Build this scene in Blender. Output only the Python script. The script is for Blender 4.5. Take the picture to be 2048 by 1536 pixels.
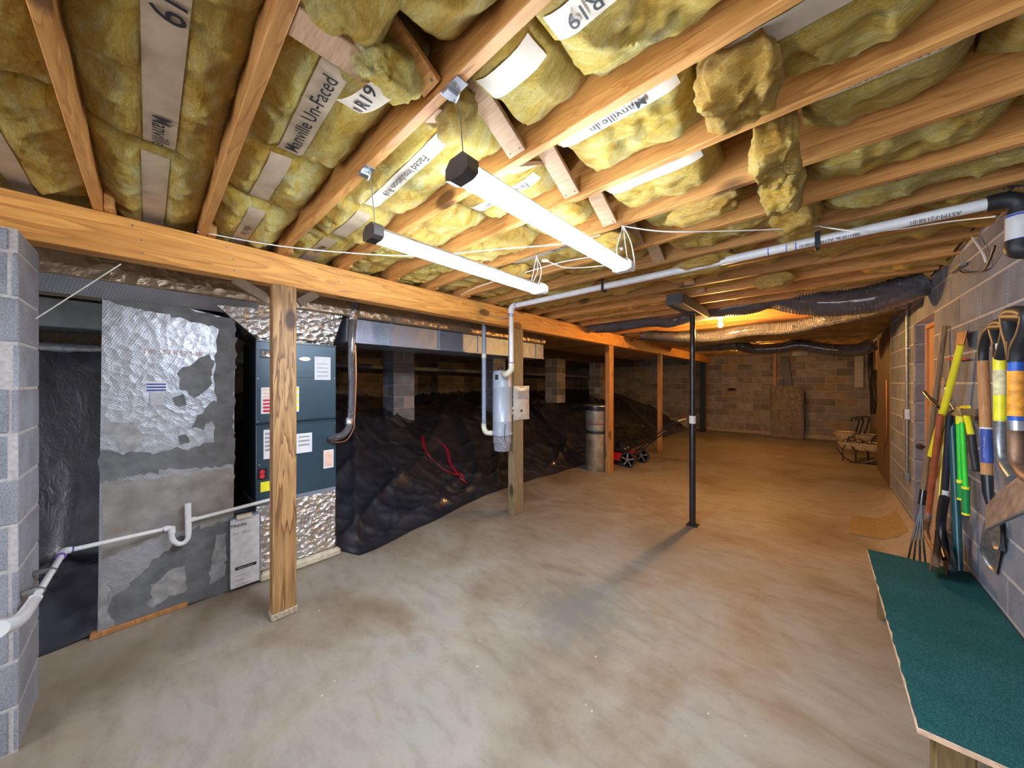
import bpy, math, random
from mathutils import Vector, Matrix, noise
R0=random.Random(7)
for o in list(bpy.data.objects): bpy.data.objects.remove(o)
SC=bpy.context.scene; COL=SC.collection
# ---------------------------------------------------------------- camera, world, exposure
FPX,CX,CY,HC=669.,1024.,766.,1.65
YAW=math.atan2(1640-1024,FPX)
DV=(-math.sin(YAW),math.cos(YAW)); RV=(math.cos(YAW),math.sin(YAW))
cd=bpy.data.cameras.new('camera'); cam=bpy.data.objects.new('camera',cd); COL.objects.link(cam)
cam.location=(0,0,HC); cam.rotation_euler=(math.pi/2,0,YAW)
cd.sensor_width=36; cd.lens=36*FPX/2048; cd.shift_y=-2/2048; cd.clip_start=.02; cd.clip_end=100
SC.camera=cam
SC.view_settings.view_transform='Standard'; SC.view_settings.look='None'
SC.view_settings.gamma=1; SC.view_settings.use_curve_mapping=False
SC.view_settings.exposure=1.7
w=bpy.data.worlds.new('world'); SC.world=w; w.use_nodes=True
w.node_tree.nodes['Background'].inputs[0].default_value=(.60,.62,.68,1)
w.node_tree.nodes['Background'].inputs[1].default_value=2.6
TUBE_STRENGTH=46.; BULB_W=46.
try: SC.cycles.diffuse_bounces=8; SC.cycles.sample_clamp_indirect=8.
except Exception: pass
# ---------------------------------------------------------------- where a pixel of the photograph lies on a plane of the room
def ray(u,v): return (DV[0]*FPX+RV[0]*(u-CX),DV[1]*FPX+RV[1]*(u-CX),CY-v)
def onpl(u,v,ax,val):
    r=ray(u,v); o=(0,0,HC); t=(val-o[ax])/r[ax]
    return tuple(o[i]+r[i]*t for i in range(3))
def px(u,v,X): return onpl(u,v,0,X)
def py(u,v,Y): return onpl(u,v,1,Y)
def pz(u,v,Z=0.): return onpl(u,v,2,Z)
# ---------------------------------------------------------------- mesh helpers
class MB:
    def __init__(s): s.v=[]; s.f=[]
    def add(s,vs,fs):
        n=len(s.v); s.v+= [tuple(p) for p in vs]; s.f+=[tuple(i+n for i in f) for f in fs]; return s
    def box(s,x0,x1,y0,y1,z0,z1,c=0.):
        if x0>x1:x0,x1=x1,x0
        if y0>y1:y0,y1=y1,y0
        if z0>z1:z0,z1=z1,z0
        if c<=0:
            vs=[(x,y,z) for z in(z0,z1) for y in(y0,y1) for x in(x0,x1)]
            return s.add(vs,[(0,2,3,1),(4,5,7,6),(0,1,5,4),(2,6,7,3),(0,4,6,2),(1,3,7,5)])
        lo=(x0,y0,z0); hi=(x1,y1,z1)
        vs=[];idx={}
        for sx in(0,1):
            for sy in(0,1):
                for sz in(0,1):
                    S=(sx,sy,sz)
                    for a in range(3):
                        p=[hi[i]-c if S[i] else lo[i]+c for i in range(3)]
                        p[a]=hi[a] if S[a] else lo[a]
                        idx[(S,a)]=len(vs); vs.append(tuple(p))
        fs=[]
        for a in range(3):
            b,c2=(a+1)%3,(a+2)%3
            for sa in(0,1):
                q=[]
                for (sb,sc) in((0,0),(1,0),(1,1),(0,1)):
                    S=[0,0,0];S[a]=sa;S[b]=sb;S[c2]=sc;q.append(idx[(tuple(S),a)])
                fs.append(tuple(q) if sa else tuple(q[::-1]))
        for a in range(3):
            b,c2=(a+1)%3,(a+2)%3
            for sb in(0,1):
                for sc in(0,1):
                    S0=[0,0,0];S1=[0,0,0];S0[b]=S1[b]=sb;S0[c2]=S1[c2]=sc;S1[a]=1
                    fs.append((idx[(tuple(S0),b)],idx[(tuple(S1),b)],idx[(tuple(S1),c2)],idx[(tuple(S0),c2)]))
        for sx in(0,1):
            for sy in(0,1):
                for sz in(0,1):
                    S=(sx,sy,sz); fs.append((idx[(S,0)],idx[(S,1)],idx[(S,2)]))
        return s.add(vs,fs)
    def bar(s,p,q,w,h,up=(0,0,1),c=0.):
        p=Vector(p);q=Vector(q);d=(q-p);L=d.length;d.normalize()
        u=Vector(up); a=d.cross(u)
        if a.length<1e-4: a=d.cross(Vector((1,0,0)))
        a.normalize(); b=a.cross(d); m=MB().box(0,L,-w/2,w/2,-h/2,h/2,c)
        return s.add([p+d*v[0]+a*v[1]+b*v[2] for v in m.v],m.f)
    def tube(s,pts,r,n=10,cap=True):
        P=[Vector(p) for p in pts]; m=len(P)
        rr=r if isinstance(r,(list,tuple)) else [r]*m
        T=[(P[min(i+1,m-1)]-P[max(i-1,0)]).normalized() for i in range(m)]
        a=T[0].orthogonal().normalized(); vs=[]
        for i in range(m):
            a=(a-T[i]*a.dot(T[i])).normalized(); b=T[i].cross(a)
            for k in range(n):
                t=2*math.pi*k/n; vs.append(P[i]+(a*math.cos(t)+b*math.sin(t))*rr[i])
        fs=[(i*n+k,i*n+(k+1)%n,(i+1)*n+(k+1)%n,(i+1)*n+k) for i in range(m-1) for k in range(n)]
        if cap: fs+=[tuple(range(n))[::-1],tuple((m-1)*n+k for k in range(n))]
        return s.add(vs,fs)
    def lathe(s,prof,c=(0,0,0),n=24,axis=None):
        vs=[];fs=[];m=len(prof)
        M=Matrix.Identity(3)
        if axis is not None: M=Vector((0,0,1)).rotation_difference(Vector(axis)).to_matrix()
        for (r,z) in prof:
            for k in range(n):
                t=2*math.pi*k/n; vs.append(Vector(c)+M@Vector((r*math.cos(t),r*math.sin(t),z)))
        fs=[(i*n+k,i*n+(k+1)%n,(i+1)*n+(k+1)%n,(i+1)*n+k) for i in range(m-1) for k in range(n)]
        if prof[0][0]>1e-5: fs.append(tuple(range(n))[::-1])
        if prof[-1][0]>1e-5: fs.append(tuple((m-1)*n+k for k in range(n)))
        return s.add(vs,fs)
    def prism(s,poly,d):
        n=len(poly); d=Vector(d); vs=[Vector(p) for p in poly]; vs+=[p+d for p in vs]
        fs=[tuple(range(n)),tuple(range(2*n-1,n-1,-1))]+[(i,i+n,(i+1)%n+n,(i+1)%n) for i in range(n)]
        return s.add(vs,fs)
    def grid(s,nu,nv,fn):
        vs=[fn(i/(nu-1),j/(nv-1)) for i in range(nu) for j in range(nv)]
        return s.add(vs,[(i*nv+j,i*nv+j+1,(i+1)*nv+j+1,(i+1)*nv+j) for i in range(nu-1) for j in range(nv-1)])
def spline(pts,n=8):
    P=[Vector(p) for p in pts]; out=[]
    for i in range(len(P)-1):
        a=P[max(i-1,0)];b=P[i];c=P[i+1];d=P[min(i+2,len(P)-1)]
        for k in range(n):
            t=k/n; out.append(.5*((2*b)+(c-a)*t+(2*a-5*b+4*c-d)*t*t+(3*b-a-3*c+d)*t*t*t))
    out.append(P[-1]); return out
ORG={}
def obj(name,mb,mat,parent=None,smooth=False,kind=None,label=None):
    org=ORG.get(parent.name,Vector((0,0,0))) if parent else Vector((0,0,0))
    me=bpy.data.meshes.new(name)
    me.from_pydata([tuple(Vector(p)-org) for p in mb.v],[],mb.f); me.validate()
    import bmesh
    bm=bmesh.new(); bm.from_mesh(me); bmesh.ops.recalc_face_normals(bm,faces=bm.faces); bm.to_mesh(me); bm.free()
    o=bpy.data.objects.new(name,me); COL.objects.link(o)
    if mat: me.materials.append(mat)
    if smooth:
        me.polygons.foreach_set('use_smooth',[True]*len(me.polygons))
        if smooth!='all':
            try: me.set_sharp_from_angle(angle=math.radians(38))
            except Exception: pass
    if parent: o.parent=parent
    ORG[o.name]=org
    if kind: o['kind']=kind
    if label: o['label']=label
    return o
def tag(o,label,cat,group=None,kind=None):
    o['label']=label; o['category']=cat
    if group: o['group']=group
    if kind: o['kind']=kind
    return o
def thing(name,label,cat,loc,group=None):
    o=bpy.data.objects.new(name,None); COL.objects.link(o); o.location=loc; o.empty_display_size=.1
    ORG[o.name]=Vector(loc); return tag(o,label,cat,group)
def one(name,mb,mat,label,cat,group=None,smooth=False):
    return tag(obj(name,mb,mat,None,smooth),label,cat,group)
# ---------------------------------------------------------------- materials
def NM(name,base=(.5,.5,.5),rough=.6,metal=0.,spec=.5):
    m=bpy.data.materials.new(name); m.use_nodes=True; nt=m.node_tree; b=nt.nodes['Principled BSDF']
    b.inputs['Base Color'].default_value=(*base,1); b.inputs['Roughness'].default_value=rough
    b.inputs['Metallic'].default_value=metal; b.inputs['Specular IOR Level'].default_value=spec
    return m,nt,b
def nd(nt,t,**k):
    n=nt.nodes.new(t)
    for a,b in k.items():
        if a.startswith('i_'):
            key=a[2:].replace('_',' ')
            n.inputs[int(key) if key.isdigit() else key].default_value=b
        else: setattr(n,a,b)
    return n
def coords(nt,scale=(1,1,1),rnd=True):
    tc=nd(nt,'ShaderNodeTexCoord'); oi=nd(nt,'ShaderNodeObjectInfo')
    mp=nd(nt,'ShaderNodeMapping'); mp.inputs['Scale'].default_value=scale
    if rnd:
        cx=nd(nt,'ShaderNodeCombineXYZ'); mu=nd(nt,'ShaderNodeMath',operation='MULTIPLY',i_1=37.)
        nt.links.new(oi.outputs['Random'],mu.inputs[0])
        for i in range(3): nt.links.new(mu.outputs[0],cx.inputs[i])
        ad=nd(nt,'ShaderNodeVectorMath',operation='ADD')
        nt.links.new(tc.outputs['Object'],ad.inputs[0]); nt.links.new(cx.outputs[0],ad.inputs[1])
        nt.links.new(ad.outputs[0],mp.inputs[0])
    else: nt.links.new(tc.outputs['Object'],mp.inputs[0])
    return mp.outputs[0],oi.outputs['Random']
def noise_n(nt,vec,scale,detail=4,rough=.55,dist=0.):
    n=nd(nt,'ShaderNodeTexNoise'); n.inputs['Scale'].default_value=scale; n.inputs['Detail'].default_value=detail
    n.inputs['Roughness'].default_value=rough; n.inputs['Distortion'].default_value=dist
    nt.links.new(vec,n.inputs['Vector']); return n.outputs['Fac']
def ramp(nt,fac,stops):
    r=nd(nt,'ShaderNodeValToRGB'); e=r.color_ramp.elements
    while len(e)<len(stops): e.new(.5)
    for i,(p,c) in enumerate(stops):
        e[i].position=p; e[i].color=(*c,1) if len(c)==3 else c
    nt.links.new(fac,r.inputs[0]); return r.outputs[0]
def mix(nt,a,b,fac,mode='MIX'):
    m=nd(nt,'ShaderNodeMix',data_type='RGBA',blend_type=mode)
    for s,i in((fac,0),(a,6),(b,7)):
        if isinstance(s,(int,float)): m.inputs[i].default_value=s
        elif isinstance(s,tuple): m.inputs[i].default_value=(*s,1)
        else: nt.links.new(s,m.inputs[i])
    return m.outputs[2]
def bump(nt,b,h,strength=.3,dist=.01,prev=None):
    n=nd(nt,'ShaderNodeBump'); n.inputs['Strength'].default_value=strength; n.inputs['Distance'].default_value=dist
    nt.links.new(h,n.inputs['Height'])
    if prev: nt.links.new(prev,n.inputs['Normal'])
    nt.links.new(n.outputs[0],b.inputs['Normal']); return n.outputs[0]
def wood(name,c1,c2,axis=0,rough=.6,ring=9.,knots=True,rand=.25,dark=None):
    m,nt,b=NM(name,c1,rough)
    sc=[1,1,1]; sc[axis]=.07
    v,rd=coords(nt,tuple(sc))
    f1=noise_n(nt,v,ring,3,.6,1.2); f2=noise_n(nt,v,ring*9,3,.6)
    wv=nd(nt,'ShaderNodeMath',operation='MULTIPLY',i_1=7.); nt.links.new(f1,wv.inputs[0])
    fr=nd(nt,'ShaderNodeMath',operation='FRACT'); nt.links.new(wv.outputs[0],fr.inputs[0])
    c=ramp(nt,fr.outputs[0],[(0,c1),(.7,tuple((a*.55+d*.45) for a,d in zip(c1,c2))),(.93,c2),(1,c1)])
    c=mix(nt,c,ramp(nt,f2,[(.3,tuple(x*.7 for x in c2)),(.6,(1,1,1))]),.35,'MULTIPLY')
    if knots:
        s3=[1,1,1]; s3[axis]=.45; v3,_=coords(nt,tuple(s3))
        vo=nd(nt,'ShaderNodeTexVoronoi'); vo.inputs['Scale'].default_value=3.2; nt.links.new(v3,vo.inputs['Vector'])
        k=ramp(nt,vo.outputs['Distance'],[(0,(1,1,1)),(.10,(1,1,1)),(.15,(0,0,0)),(1,(0,0,0))])
        c=mix(nt,c,dark or tuple(x*.35 for x in c2),k)
    hs=nd(nt,'ShaderNodeHueSaturation'); mr=nd(nt,'ShaderNodeMapRange'); mr.inputs[3].default_value=1-rand; mr.inputs[4].default_value=1+rand*.6
    nt.links.new(rd,mr.inputs[0]); nt.links.new(mr.outputs[0],hs.inputs['Value']); nt.links.new(c,hs.inputs['Color'])
    nt.links.new(hs.outputs[0],b.inputs['Base Color']); bump(nt,b,f2,.25,.003); return m
WJ=wood('joist_pine',(.60,.30,.085),(.42,.175,.04),0)
WB=wood('beam_pine',(.76,.375,.085),(.50,.21,.04),1,ring=6,rand=.05)
WP=wood('post_pine',(.43,.245,.095),(.13,.05,.012),2,ring=7,rand=.05)
WG=wood('weathered_post',(.30,.23,.13),(.15,.11,.055),2,ring=14,rand=.05)
WK=wood('pale_bridging',(.62,.40,.24),(.50,.30,.16),0,knots=False)
WD=wood('dark_ply',(.17,.105,.055),(.12,.07,.035),0)
WO=wood('orange_stud',(.50,.24,.07),(.36,.16,.05),2)
WL=wood('leg_wood',(.24,.16,.06),(.12,.07,.02),2,ring=14)
WH=wood('ash_handle',(.52,.25,.09),(.40,.17,.05),2,ring=14,knots=False)
WHB=wood('brown_handle',(.26,.17,.085),(.17,.10,.045),2,ring=14,knots=False)
def simple(name,base,rough=.5,metal=0.,var=.15,scale=20.,bmp=.15,bd=.002,spec=.5,coat=0.):
    m,nt,b=NM(name,base,rough,metal,spec); v,rd=coords(nt)
    f=noise_n(nt,v,scale,4); c=ramp(nt,f,[(.3,tuple(x*(1-var) for x in base)),(.7,tuple(min(1,x*(1+var)) for x in base))])
    nt.links.new(c,b.inputs['Base Color'])
    if bmp: bump(nt,b,f,bmp,bd)
    if coat: b.inputs['Coat Weight'].default_value=coat
    return m
def block_mat(name,base,rnd=.25,tint=(.5,.5,.5)):
    m,nt,b=NM(name,base,.93); v,rd=coords(nt)
    f=noise_n(nt,v,170,3,.7); g=noise_n(nt,v,5,3)
    c=ramp(nt,f,[(.3,tuple(x*.62 for x in base)),(.5,base),(.72,tuple(x*1.45 for x in base))])
    c=mix(nt,c,ramp(nt,g,[(.35,(.78,.76,.75)),(.65,(1.1,1.08,1.05))]),1.,'MULTIPLY')
    hs=nd(nt,'ShaderNodeHueSaturation'); mr=nd(nt,'ShaderNodeMapRange'); mr.inputs[3].default_value=1-rnd; mr.inputs[4].default_value=1+rnd
    nt.links.new(rd,mr.inputs[0]); nt.links.new(mr.outputs[0],hs.inputs['Value']); nt.links.new(c,hs.inputs['Color'])
    nt.links.new(hs.outputs[0],b.inputs['Base Color']); bump(nt,b,f,.5,.004); return m
BLK=block_mat('concrete_block',(.185,.205,.255),.14)
BLKP=block_mat('pier_block',(.235,.255,.30),.05)
BLKF=block_mat('brown_block',(.235,.205,.17),.3)
BLKT=block_mat('tan_block',(.30,.215,.12),.1)
MOR=simple('mortar',(.40,.385,.38),.95,var=.2,scale=60,bmp=.5)
MORF=simple('far_mortar',(.36,.30,.23),.95,var=.25,scale=30,bmp=.5)
def concrete():
    m,nt,b=NM('slab_concrete',(.4,.33,.25),.62); v,_=coords(nt,rnd=False)
    a=noise_n(nt,v,1.1,7,.62,.6); s2,_=coords(nt,(1,2.4,1),rnd=False); g=noise_n(nt,s2,4.5,6,.65,.35); h=noise_n(nt,v,55,4,.6)
    c=ramp(nt,a,[(.30,(.175,.125,.08)),(.45,(.24,.198,.148)),(.56,(.285,.252,.208)),(.72,(.268,.252,.232))])
    c=mix(nt,c,ramp(nt,g,[(.33,(.80,.76,.72)),(.52,(1,1,1)),(.75,(1.1,1.08,1.05))]),.9,'MULTIPLY')
    c=mix(nt,c,ramp(nt,h,[(.25,(.82,.80,.77)),(.5,(1,1,1))]),.55,'MULTIPLY')
    # damp grey stain near the middle of the slab
    tc=nd(nt,'ShaderNodeTexCoord')
    def stain(cx,cy,sx,sy,amt,col,c):
        mp=nd(nt,'ShaderNodeMapping'); mp.inputs['Location'].default_value=(-cx*sx,-cy*sy,0); mp.inputs['Scale'].default_value=(sx,sy,0)
        nt.links.new(tc.outputs['Object'],mp.inputs[0])
        gr=nd(nt,'ShaderNodeVectorMath',operation='LENGTH'); nt.links.new(mp.outputs[0],gr.inputs[0])
        n=noise_n(nt,v,7,6,.7,.5); ad=nd(nt,'ShaderNodeMath',operation='MULTIPLY_ADD',i_1=2.4,i_2=-1.2); nt.links.new(n,ad.inputs[0])
        sm=nd(nt,'ShaderNodeMath',operation='ADD'); nt.links.new(gr.outputs['Value'],sm.inputs[0]); nt.links.new(ad.outputs[0],sm.inputs[1])
        k=ramp(nt,sm.outputs[0],[(.25,(amt,)*3),(.95,(0,0,0))])
        return mix(nt,c,col,k)
    q=pz(1160,1215); c=stain(q[0],q[1],1.9,1.9,.62,(.15,.15,.13),c)
    q=pz(1330,1090); c=stain(q[0],q[1],1.3,1.6,.38,(.22,.20,.16),c)
    q=pz(160,1340); c=stain(q[0],q[1],2.4,1.8,.45,(.30,.22,.13),c)
    nt.links.new(c,b.inputs['Base Color'])
    nt.links.new(ramp(nt,a,[(.3,(.50,)*3),(.7,(.72,)*3)]),b.inputs['Roughness'])
    p=bump(nt,b,g,.12,.01); bump(nt,b,h,.25,.003,p); return m
CONC=concrete()
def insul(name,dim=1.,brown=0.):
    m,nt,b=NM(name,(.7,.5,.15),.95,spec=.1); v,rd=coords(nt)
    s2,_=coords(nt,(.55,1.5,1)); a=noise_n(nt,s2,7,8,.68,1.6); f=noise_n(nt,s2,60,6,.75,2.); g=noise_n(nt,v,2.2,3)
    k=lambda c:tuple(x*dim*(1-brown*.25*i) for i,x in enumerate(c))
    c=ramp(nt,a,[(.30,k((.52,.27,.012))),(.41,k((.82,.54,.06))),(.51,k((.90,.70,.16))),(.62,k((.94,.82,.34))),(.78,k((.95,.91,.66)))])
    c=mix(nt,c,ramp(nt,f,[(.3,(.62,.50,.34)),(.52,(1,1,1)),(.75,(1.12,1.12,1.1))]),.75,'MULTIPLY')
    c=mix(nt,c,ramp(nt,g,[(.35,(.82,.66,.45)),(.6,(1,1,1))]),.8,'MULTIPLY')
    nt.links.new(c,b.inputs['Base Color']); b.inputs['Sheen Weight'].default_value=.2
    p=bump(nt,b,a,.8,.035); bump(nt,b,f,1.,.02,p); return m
INS=insul('yellow_fibreglass'); INB=insul('tan_fibreglass',.98,.45); IND=insul('dark_brown_fibreglass',.62,.7)  # last one, for the far batts, is darker and browner
KRAFT=simple('kraft_strip',(.45,.345,.235),.7,var=.12,scale=14,bmp=.3,bd=.004)
KRW=simple('pale_kraft_strip',(.62,.53,.42),.7,var=.12,scale=14,bmp=.3,bd=.004)
INK=simple('black_print',(.015,.015,.018),.6,bmp=0)
SUB=wood('subfloor',(.30,.19,.10),(.22,.13,.065),0,knots=False)
def plastic_film(name,base,rough=.22,sc=5.,bs=.7):
    m,nt,b=NM(name,base,rough,spec=.6); v,_=coords(nt)
    s2,_=coords(nt,(1,2.2,1.6)); a=noise_n(nt,s2,sc,5,.6,2.2); d=noise_n(nt,v,3,5,.7,1.)
    rd=nd(nt,'ShaderNodeMath',operation='ABSOLUTE'); sb=nd(nt,'ShaderNodeMath',operation='SUBTRACT',i_1=.5)
    nt.links.new(a,sb.inputs[0]); nt.links.new(sb.outputs[0],rd.inputs[0])
    c=ramp(nt,d,[(.42,base),(.62,tuple(x+.010 for x in base)),(.8,tuple(x+.03 for x in base))]); nt.links.new(c,b.inputs['Base Color'])
    nt.links.new(ramp(nt,d,[(.4,(rough,)*3),(.75,(min(1,rough+.4),)*3)]),b.inputs['Roughness'])
    p=bump(nt,b,rd.outputs[0],bs,.06); bump(nt,b,a,bs*.4,.02,p); return m
POLY=plastic_film('black_polythene',(.020,.021,.030),.28,3.,.22); POLY.node_tree.nodes['Principled BSDF'].inputs['Coat Weight'].default_value=.8; POLY.node_tree.nodes['Principled BSDF'].inputs['Coat Roughness'].default_value=.1
DUCTM=plastic_film('black_duct_film',(.16,.16,.185),.2,30,.6); DUCTM.node_tree.nodes['Principled BSDF'].inputs['Metallic'].default_value=.7; DUCTM.node_tree.nodes['Principled BSDF'].inputs['Coat Weight'].default_value=.9; DUCTM.node_tree.nodes['Principled BSDF'].inputs['Coat Roughness'].default_value=.12
CLEARP=plastic_film('cloudy_plastic',(.26,.21,.16),.2,9,1.)
def foil(name,base,rough,metal,cell,bs,grid=False):
    m,nt,b=NM(name,base,rough,metal); v,_=coords(nt)
    vo=nd(nt,'ShaderNodeTexVoronoi',feature='F1'); vo.inputs['Scale'].default_value=cell; vo.inputs['Randomness'].default_value=1
    a=noise_n(nt,v,cell*.5,4,.6,2.); ad=nd(nt,'ShaderNodeVectorMath',operation='ADD'); nt.links.new(v,ad.inputs[0]); nt.links.new(vo.outputs['Distance'],vo.inputs['Scale']) if False else None
    nt.links.new(v,vo.inputs['Vector'])
    h=nd(nt,'ShaderNodeMath',operation='ADD'); nt.links.new(a,h.inputs[0]); nt.links.new(vo.outputs['Distance'],h.inputs[1])
    p=bump(nt,b,h.outputs[0],bs,.02)
    if grid:
        tc=nd(nt,'ShaderNodeTexCoord'); hh=None
        for ang in (.45,-.9):
            mp=nd(nt,'ShaderNodeMapping'); mp.inputs['Rotation'].default_value=(ang,0,0); nt.links.new(tc.outputs['Object'],mp.inputs[0])
            wv=nd(nt,'ShaderNodeTexWave',bands_direction='Y'); wv.inputs['Scale'].default_value=24.; nt.links.new(mp.outputs[0],wv.inputs['Vector'])
            q=ramp(nt,wv.outputs[1],[(.86,(0,0,0)),(1,(1,1,1))])
            hh=q if hh is None else mix(nt,hh,q,1.,'ADD')
        p=bump(nt,b,hh,.2,.0015,p)
        g=noise_n(nt,v,2.5,4)
        c=ramp(nt,g,[(.35,tuple(x*.7 for x in base)),(.6,base)]); c=mix(nt,c,(.62,.64,.68),hh); nt.links.new(c,b.inputs['Base Color'])
    return m
FSK=foil('reinforced_foil',(.44,.46,.51),.36,.75,20,.2,True)
FOIL=foil('crinkled_foil',(.74,.73,.72),.2,.95,22,.9)
GALV=foil('galvanised_steel',(.30,.34,.44),.5,.75,9,.25)
SHADEFOIL=foil('shaded_duct_foil',(.40,.30,.20),.34,.7,16,.5)  # foil coloured brown to hold its shade and the reflected timber
MAST=simple('grey_mastic',(.125,.13,.135),.55,var=.3,scale=12,bmp=.4,bd=.006)
MASTL=simple('thin_mastic',(.30,.30,.30),.5,.2,var=.3,scale=18,bmp=.4,bd=.004)
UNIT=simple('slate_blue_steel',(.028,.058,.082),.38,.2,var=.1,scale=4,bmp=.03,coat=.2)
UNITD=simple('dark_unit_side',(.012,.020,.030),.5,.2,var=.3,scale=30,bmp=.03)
WHITE=simple('white_paper',(.72,.72,.75),.6,var=.05,bmp=0); YEL=simple('yellow_label',(.85,.78,.03),.5,bmp=0)
PEACH=simple('peach_label',(.80,.52,.38),.5,bmp=0); RED=simple('red_plastic',(.55,.02,.03),.35,bmp=0,coat=.3)
BLUEP=simple('blue_print',(.03,.07,.30),.5,bmp=0); GREYT=simple('grey_print',(.30,.30,.33),.6,bmp=0)
PVC=simple('white_pvc',(.70,.71,.73),.35,var=.06,bmp=0,coat=.2); PVCC=simple('cream_pvc',(.66,.62,.50),.4,var=.08,bmp=0)
PVCG=simple('grey_pvc',(.26,.31,.40),.4,var=.1,bmp=0); PURP=simple('purple_primer',(.12,.05,.35),.5,bmp=0); PBLUE=simple('blue_primer',(.05,.09,.55),.5,bmp=0)
VACB=simple('grey_vacuum_shell',(.36,.41,.50),.35,.1,var=.05,scale=4,bmp=0,coat=.3); VACD=plastic_film('dusty_clear_bin',(.34,.34,.40),.3,20,.8)
BLK_=simple('black_rubber',(.014,.015,.018),.5,var=.2,bmp=.1); BLKM=simple('black_enamel',(.018,.02,.026),.3,.2,var=.2,bmp=.05,coat=.3)
STEEL=simple('zinc_steel',(.62,.64,.68),.28,.9,var=.15,bmp=.1); IRON=simple('grey_iron',(.24,.25,.26),.4,.7,var=.3,scale=40,bmp=.3)
RUST=simple('rusty_steel',(.20,.115,.07),.55,.5,var=.5,scale=14,bmp=.4); RUSTY=simple('worn_blade_steel',(.35,.26,.20),.42,.55,var=.35,scale=18,bmp=.3)
GREENM=None
def carpet():
    m,nt,b=NM('green_carpet',(.02,.09,.10),.98,spec=.1); v,_=coords(nt,(1,1.6,1),rnd=False)
    f=noise_n(nt,v,260,3,.8); g=noise_n(nt,v,3,4)
    c=ramp(nt,f,[(.32,(.006,.04,.042)),(.52,(.022,.105,.108)),(.66,(.06,.21,.21)),(.8,(.25,.44,.44))])
    c=mix(nt,c,ramp(nt,g,[(.3,(.8,.85,.8)),(.7,(1.15,1.1,1.15))]),1.,'MULTIPLY')
    nt.links.new(c,b.inputs['Base Color']); bump(nt,b,f,.8,.006); return m
CARP=carpet()
PLYE=simple('plywood_edge',(.62,.42,.28),.7,var=.25,scale=30); CARDB=simple('worn_doormat',(.26,.18,.075),.95,var=.25,scale=40,bmp=.6)
COCO=simple('coconut_fibre',(.55,.42,.22),.95,var=.35,scale=50,bmp=.8,bd=.01); BLUEST=simple('blue_sleeve',(.02,.09,.42),.35,bmp=0)
YELH=simple('yellow_handle_paint',(.82,.74,.02),.4,var=.08,bmp=0,coat=.3); GRNH=simple('bright_green_handle',(.03,.62,.03),.4,var=.05,bmp=0)
GRND=simple('dark_green_grip',(.0,.25,.05),.6,bmp=0); TEAL=simple('teal_pole_paint',(.008,.075,.095),.35,bmp=0,coat=.3)
ORNG=simple('worn_orange_paint',(.75,.30,.02),.5,var=.35,scale=35,bmp=0); REDB=simple('red_brown_paint',(.36,.09,.035),.45,var=.2,bmp=0,coat=.3)
NAVY=simple('navy_grip',(.018,.02,.04),.4,bmp=0,coat=.2); DOORM=simple('tan_door_paint',(.38,.235,.13),.55,var=.06,scale=4,bmp=.05)
CORDW=simple('white_cord',(.78,.77,.72),.5,bmp=0); COPP=simple('copper',(.62,.28,.15),.35,.8,bmp=0); TAPE=simple('red_tape',(.30,.012,.02),.3,bmp=.2)
def emis(name,col,s):
    m,nt,b=NM(name,col,.4); b.inputs['Emission Color'].default_value=(*col,1); b.inputs['Emission Strength'].default_value=s; return m
TUBE=emis('lit_led_tube',(.76,.87,1.),TUBE_STRENGTH); BULBM=emis('lit_warm_bulb',(1.,.55,.13),120.)
# ---------------------------------------------------------------- lettering
_fc=bpy.data.curves.new('f','FONT')
def textmesh(s,size,bold=0.):
    c=bpy.data.curves.new('t','FONT'); c.body=s; c.size=size; c.offset=bold; c.resolution_u=3; c.align_x='CENTER'; c.align_y='CENTER'
    o=bpy.data.objects.new('t',c); COL.objects.link(o); bpy.context.view_layer.update()
    me=bpy.data.meshes.new_from_object(o.evaluated_get(bpy.context.evaluated_depsgraph_get()))
    import bmesh
    bm=bmesh.new(); bm.from_mesh(me); bmesh.ops.triangulate(bm,faces=bm.faces,ngon_method='EAR_CLIP'); bm.to_mesh(me); bm.free()
    vs=[tuple(v.co) for v in me.vertices]; fs=[tuple(p.vertices) for p in me.polygons]
    bpy.data.objects.remove(o); bpy.data.meshes.remove(me); return vs,fs
def text_on(name,s,size,c,xdir,ydir,mat,parent,bold=0.,fn=None,sx=1.):
    vs,fs=textmesh(s,size,bold); c=Vector(c); xd=Vector(xdir); yd=Vector(ydir)
    P=[c+xd*v[0]*sx+yd*v[1] for v in vs]
    if fn: P=[fn(p) for p in P]
    mb=MB(); mb.add(P,fs)
    # lettering keeps its own facing
    org=ORG[parent.name]; me=bpy.data.meshes.new(name); me.from_pydata([tuple(p-org) for p in P],[],fs); me.materials.append(mat)
    o=bpy.data.objects.new(name,me); COL.objects.link(o); o.parent=parent; ORG[o.name]=org; return o
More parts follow.
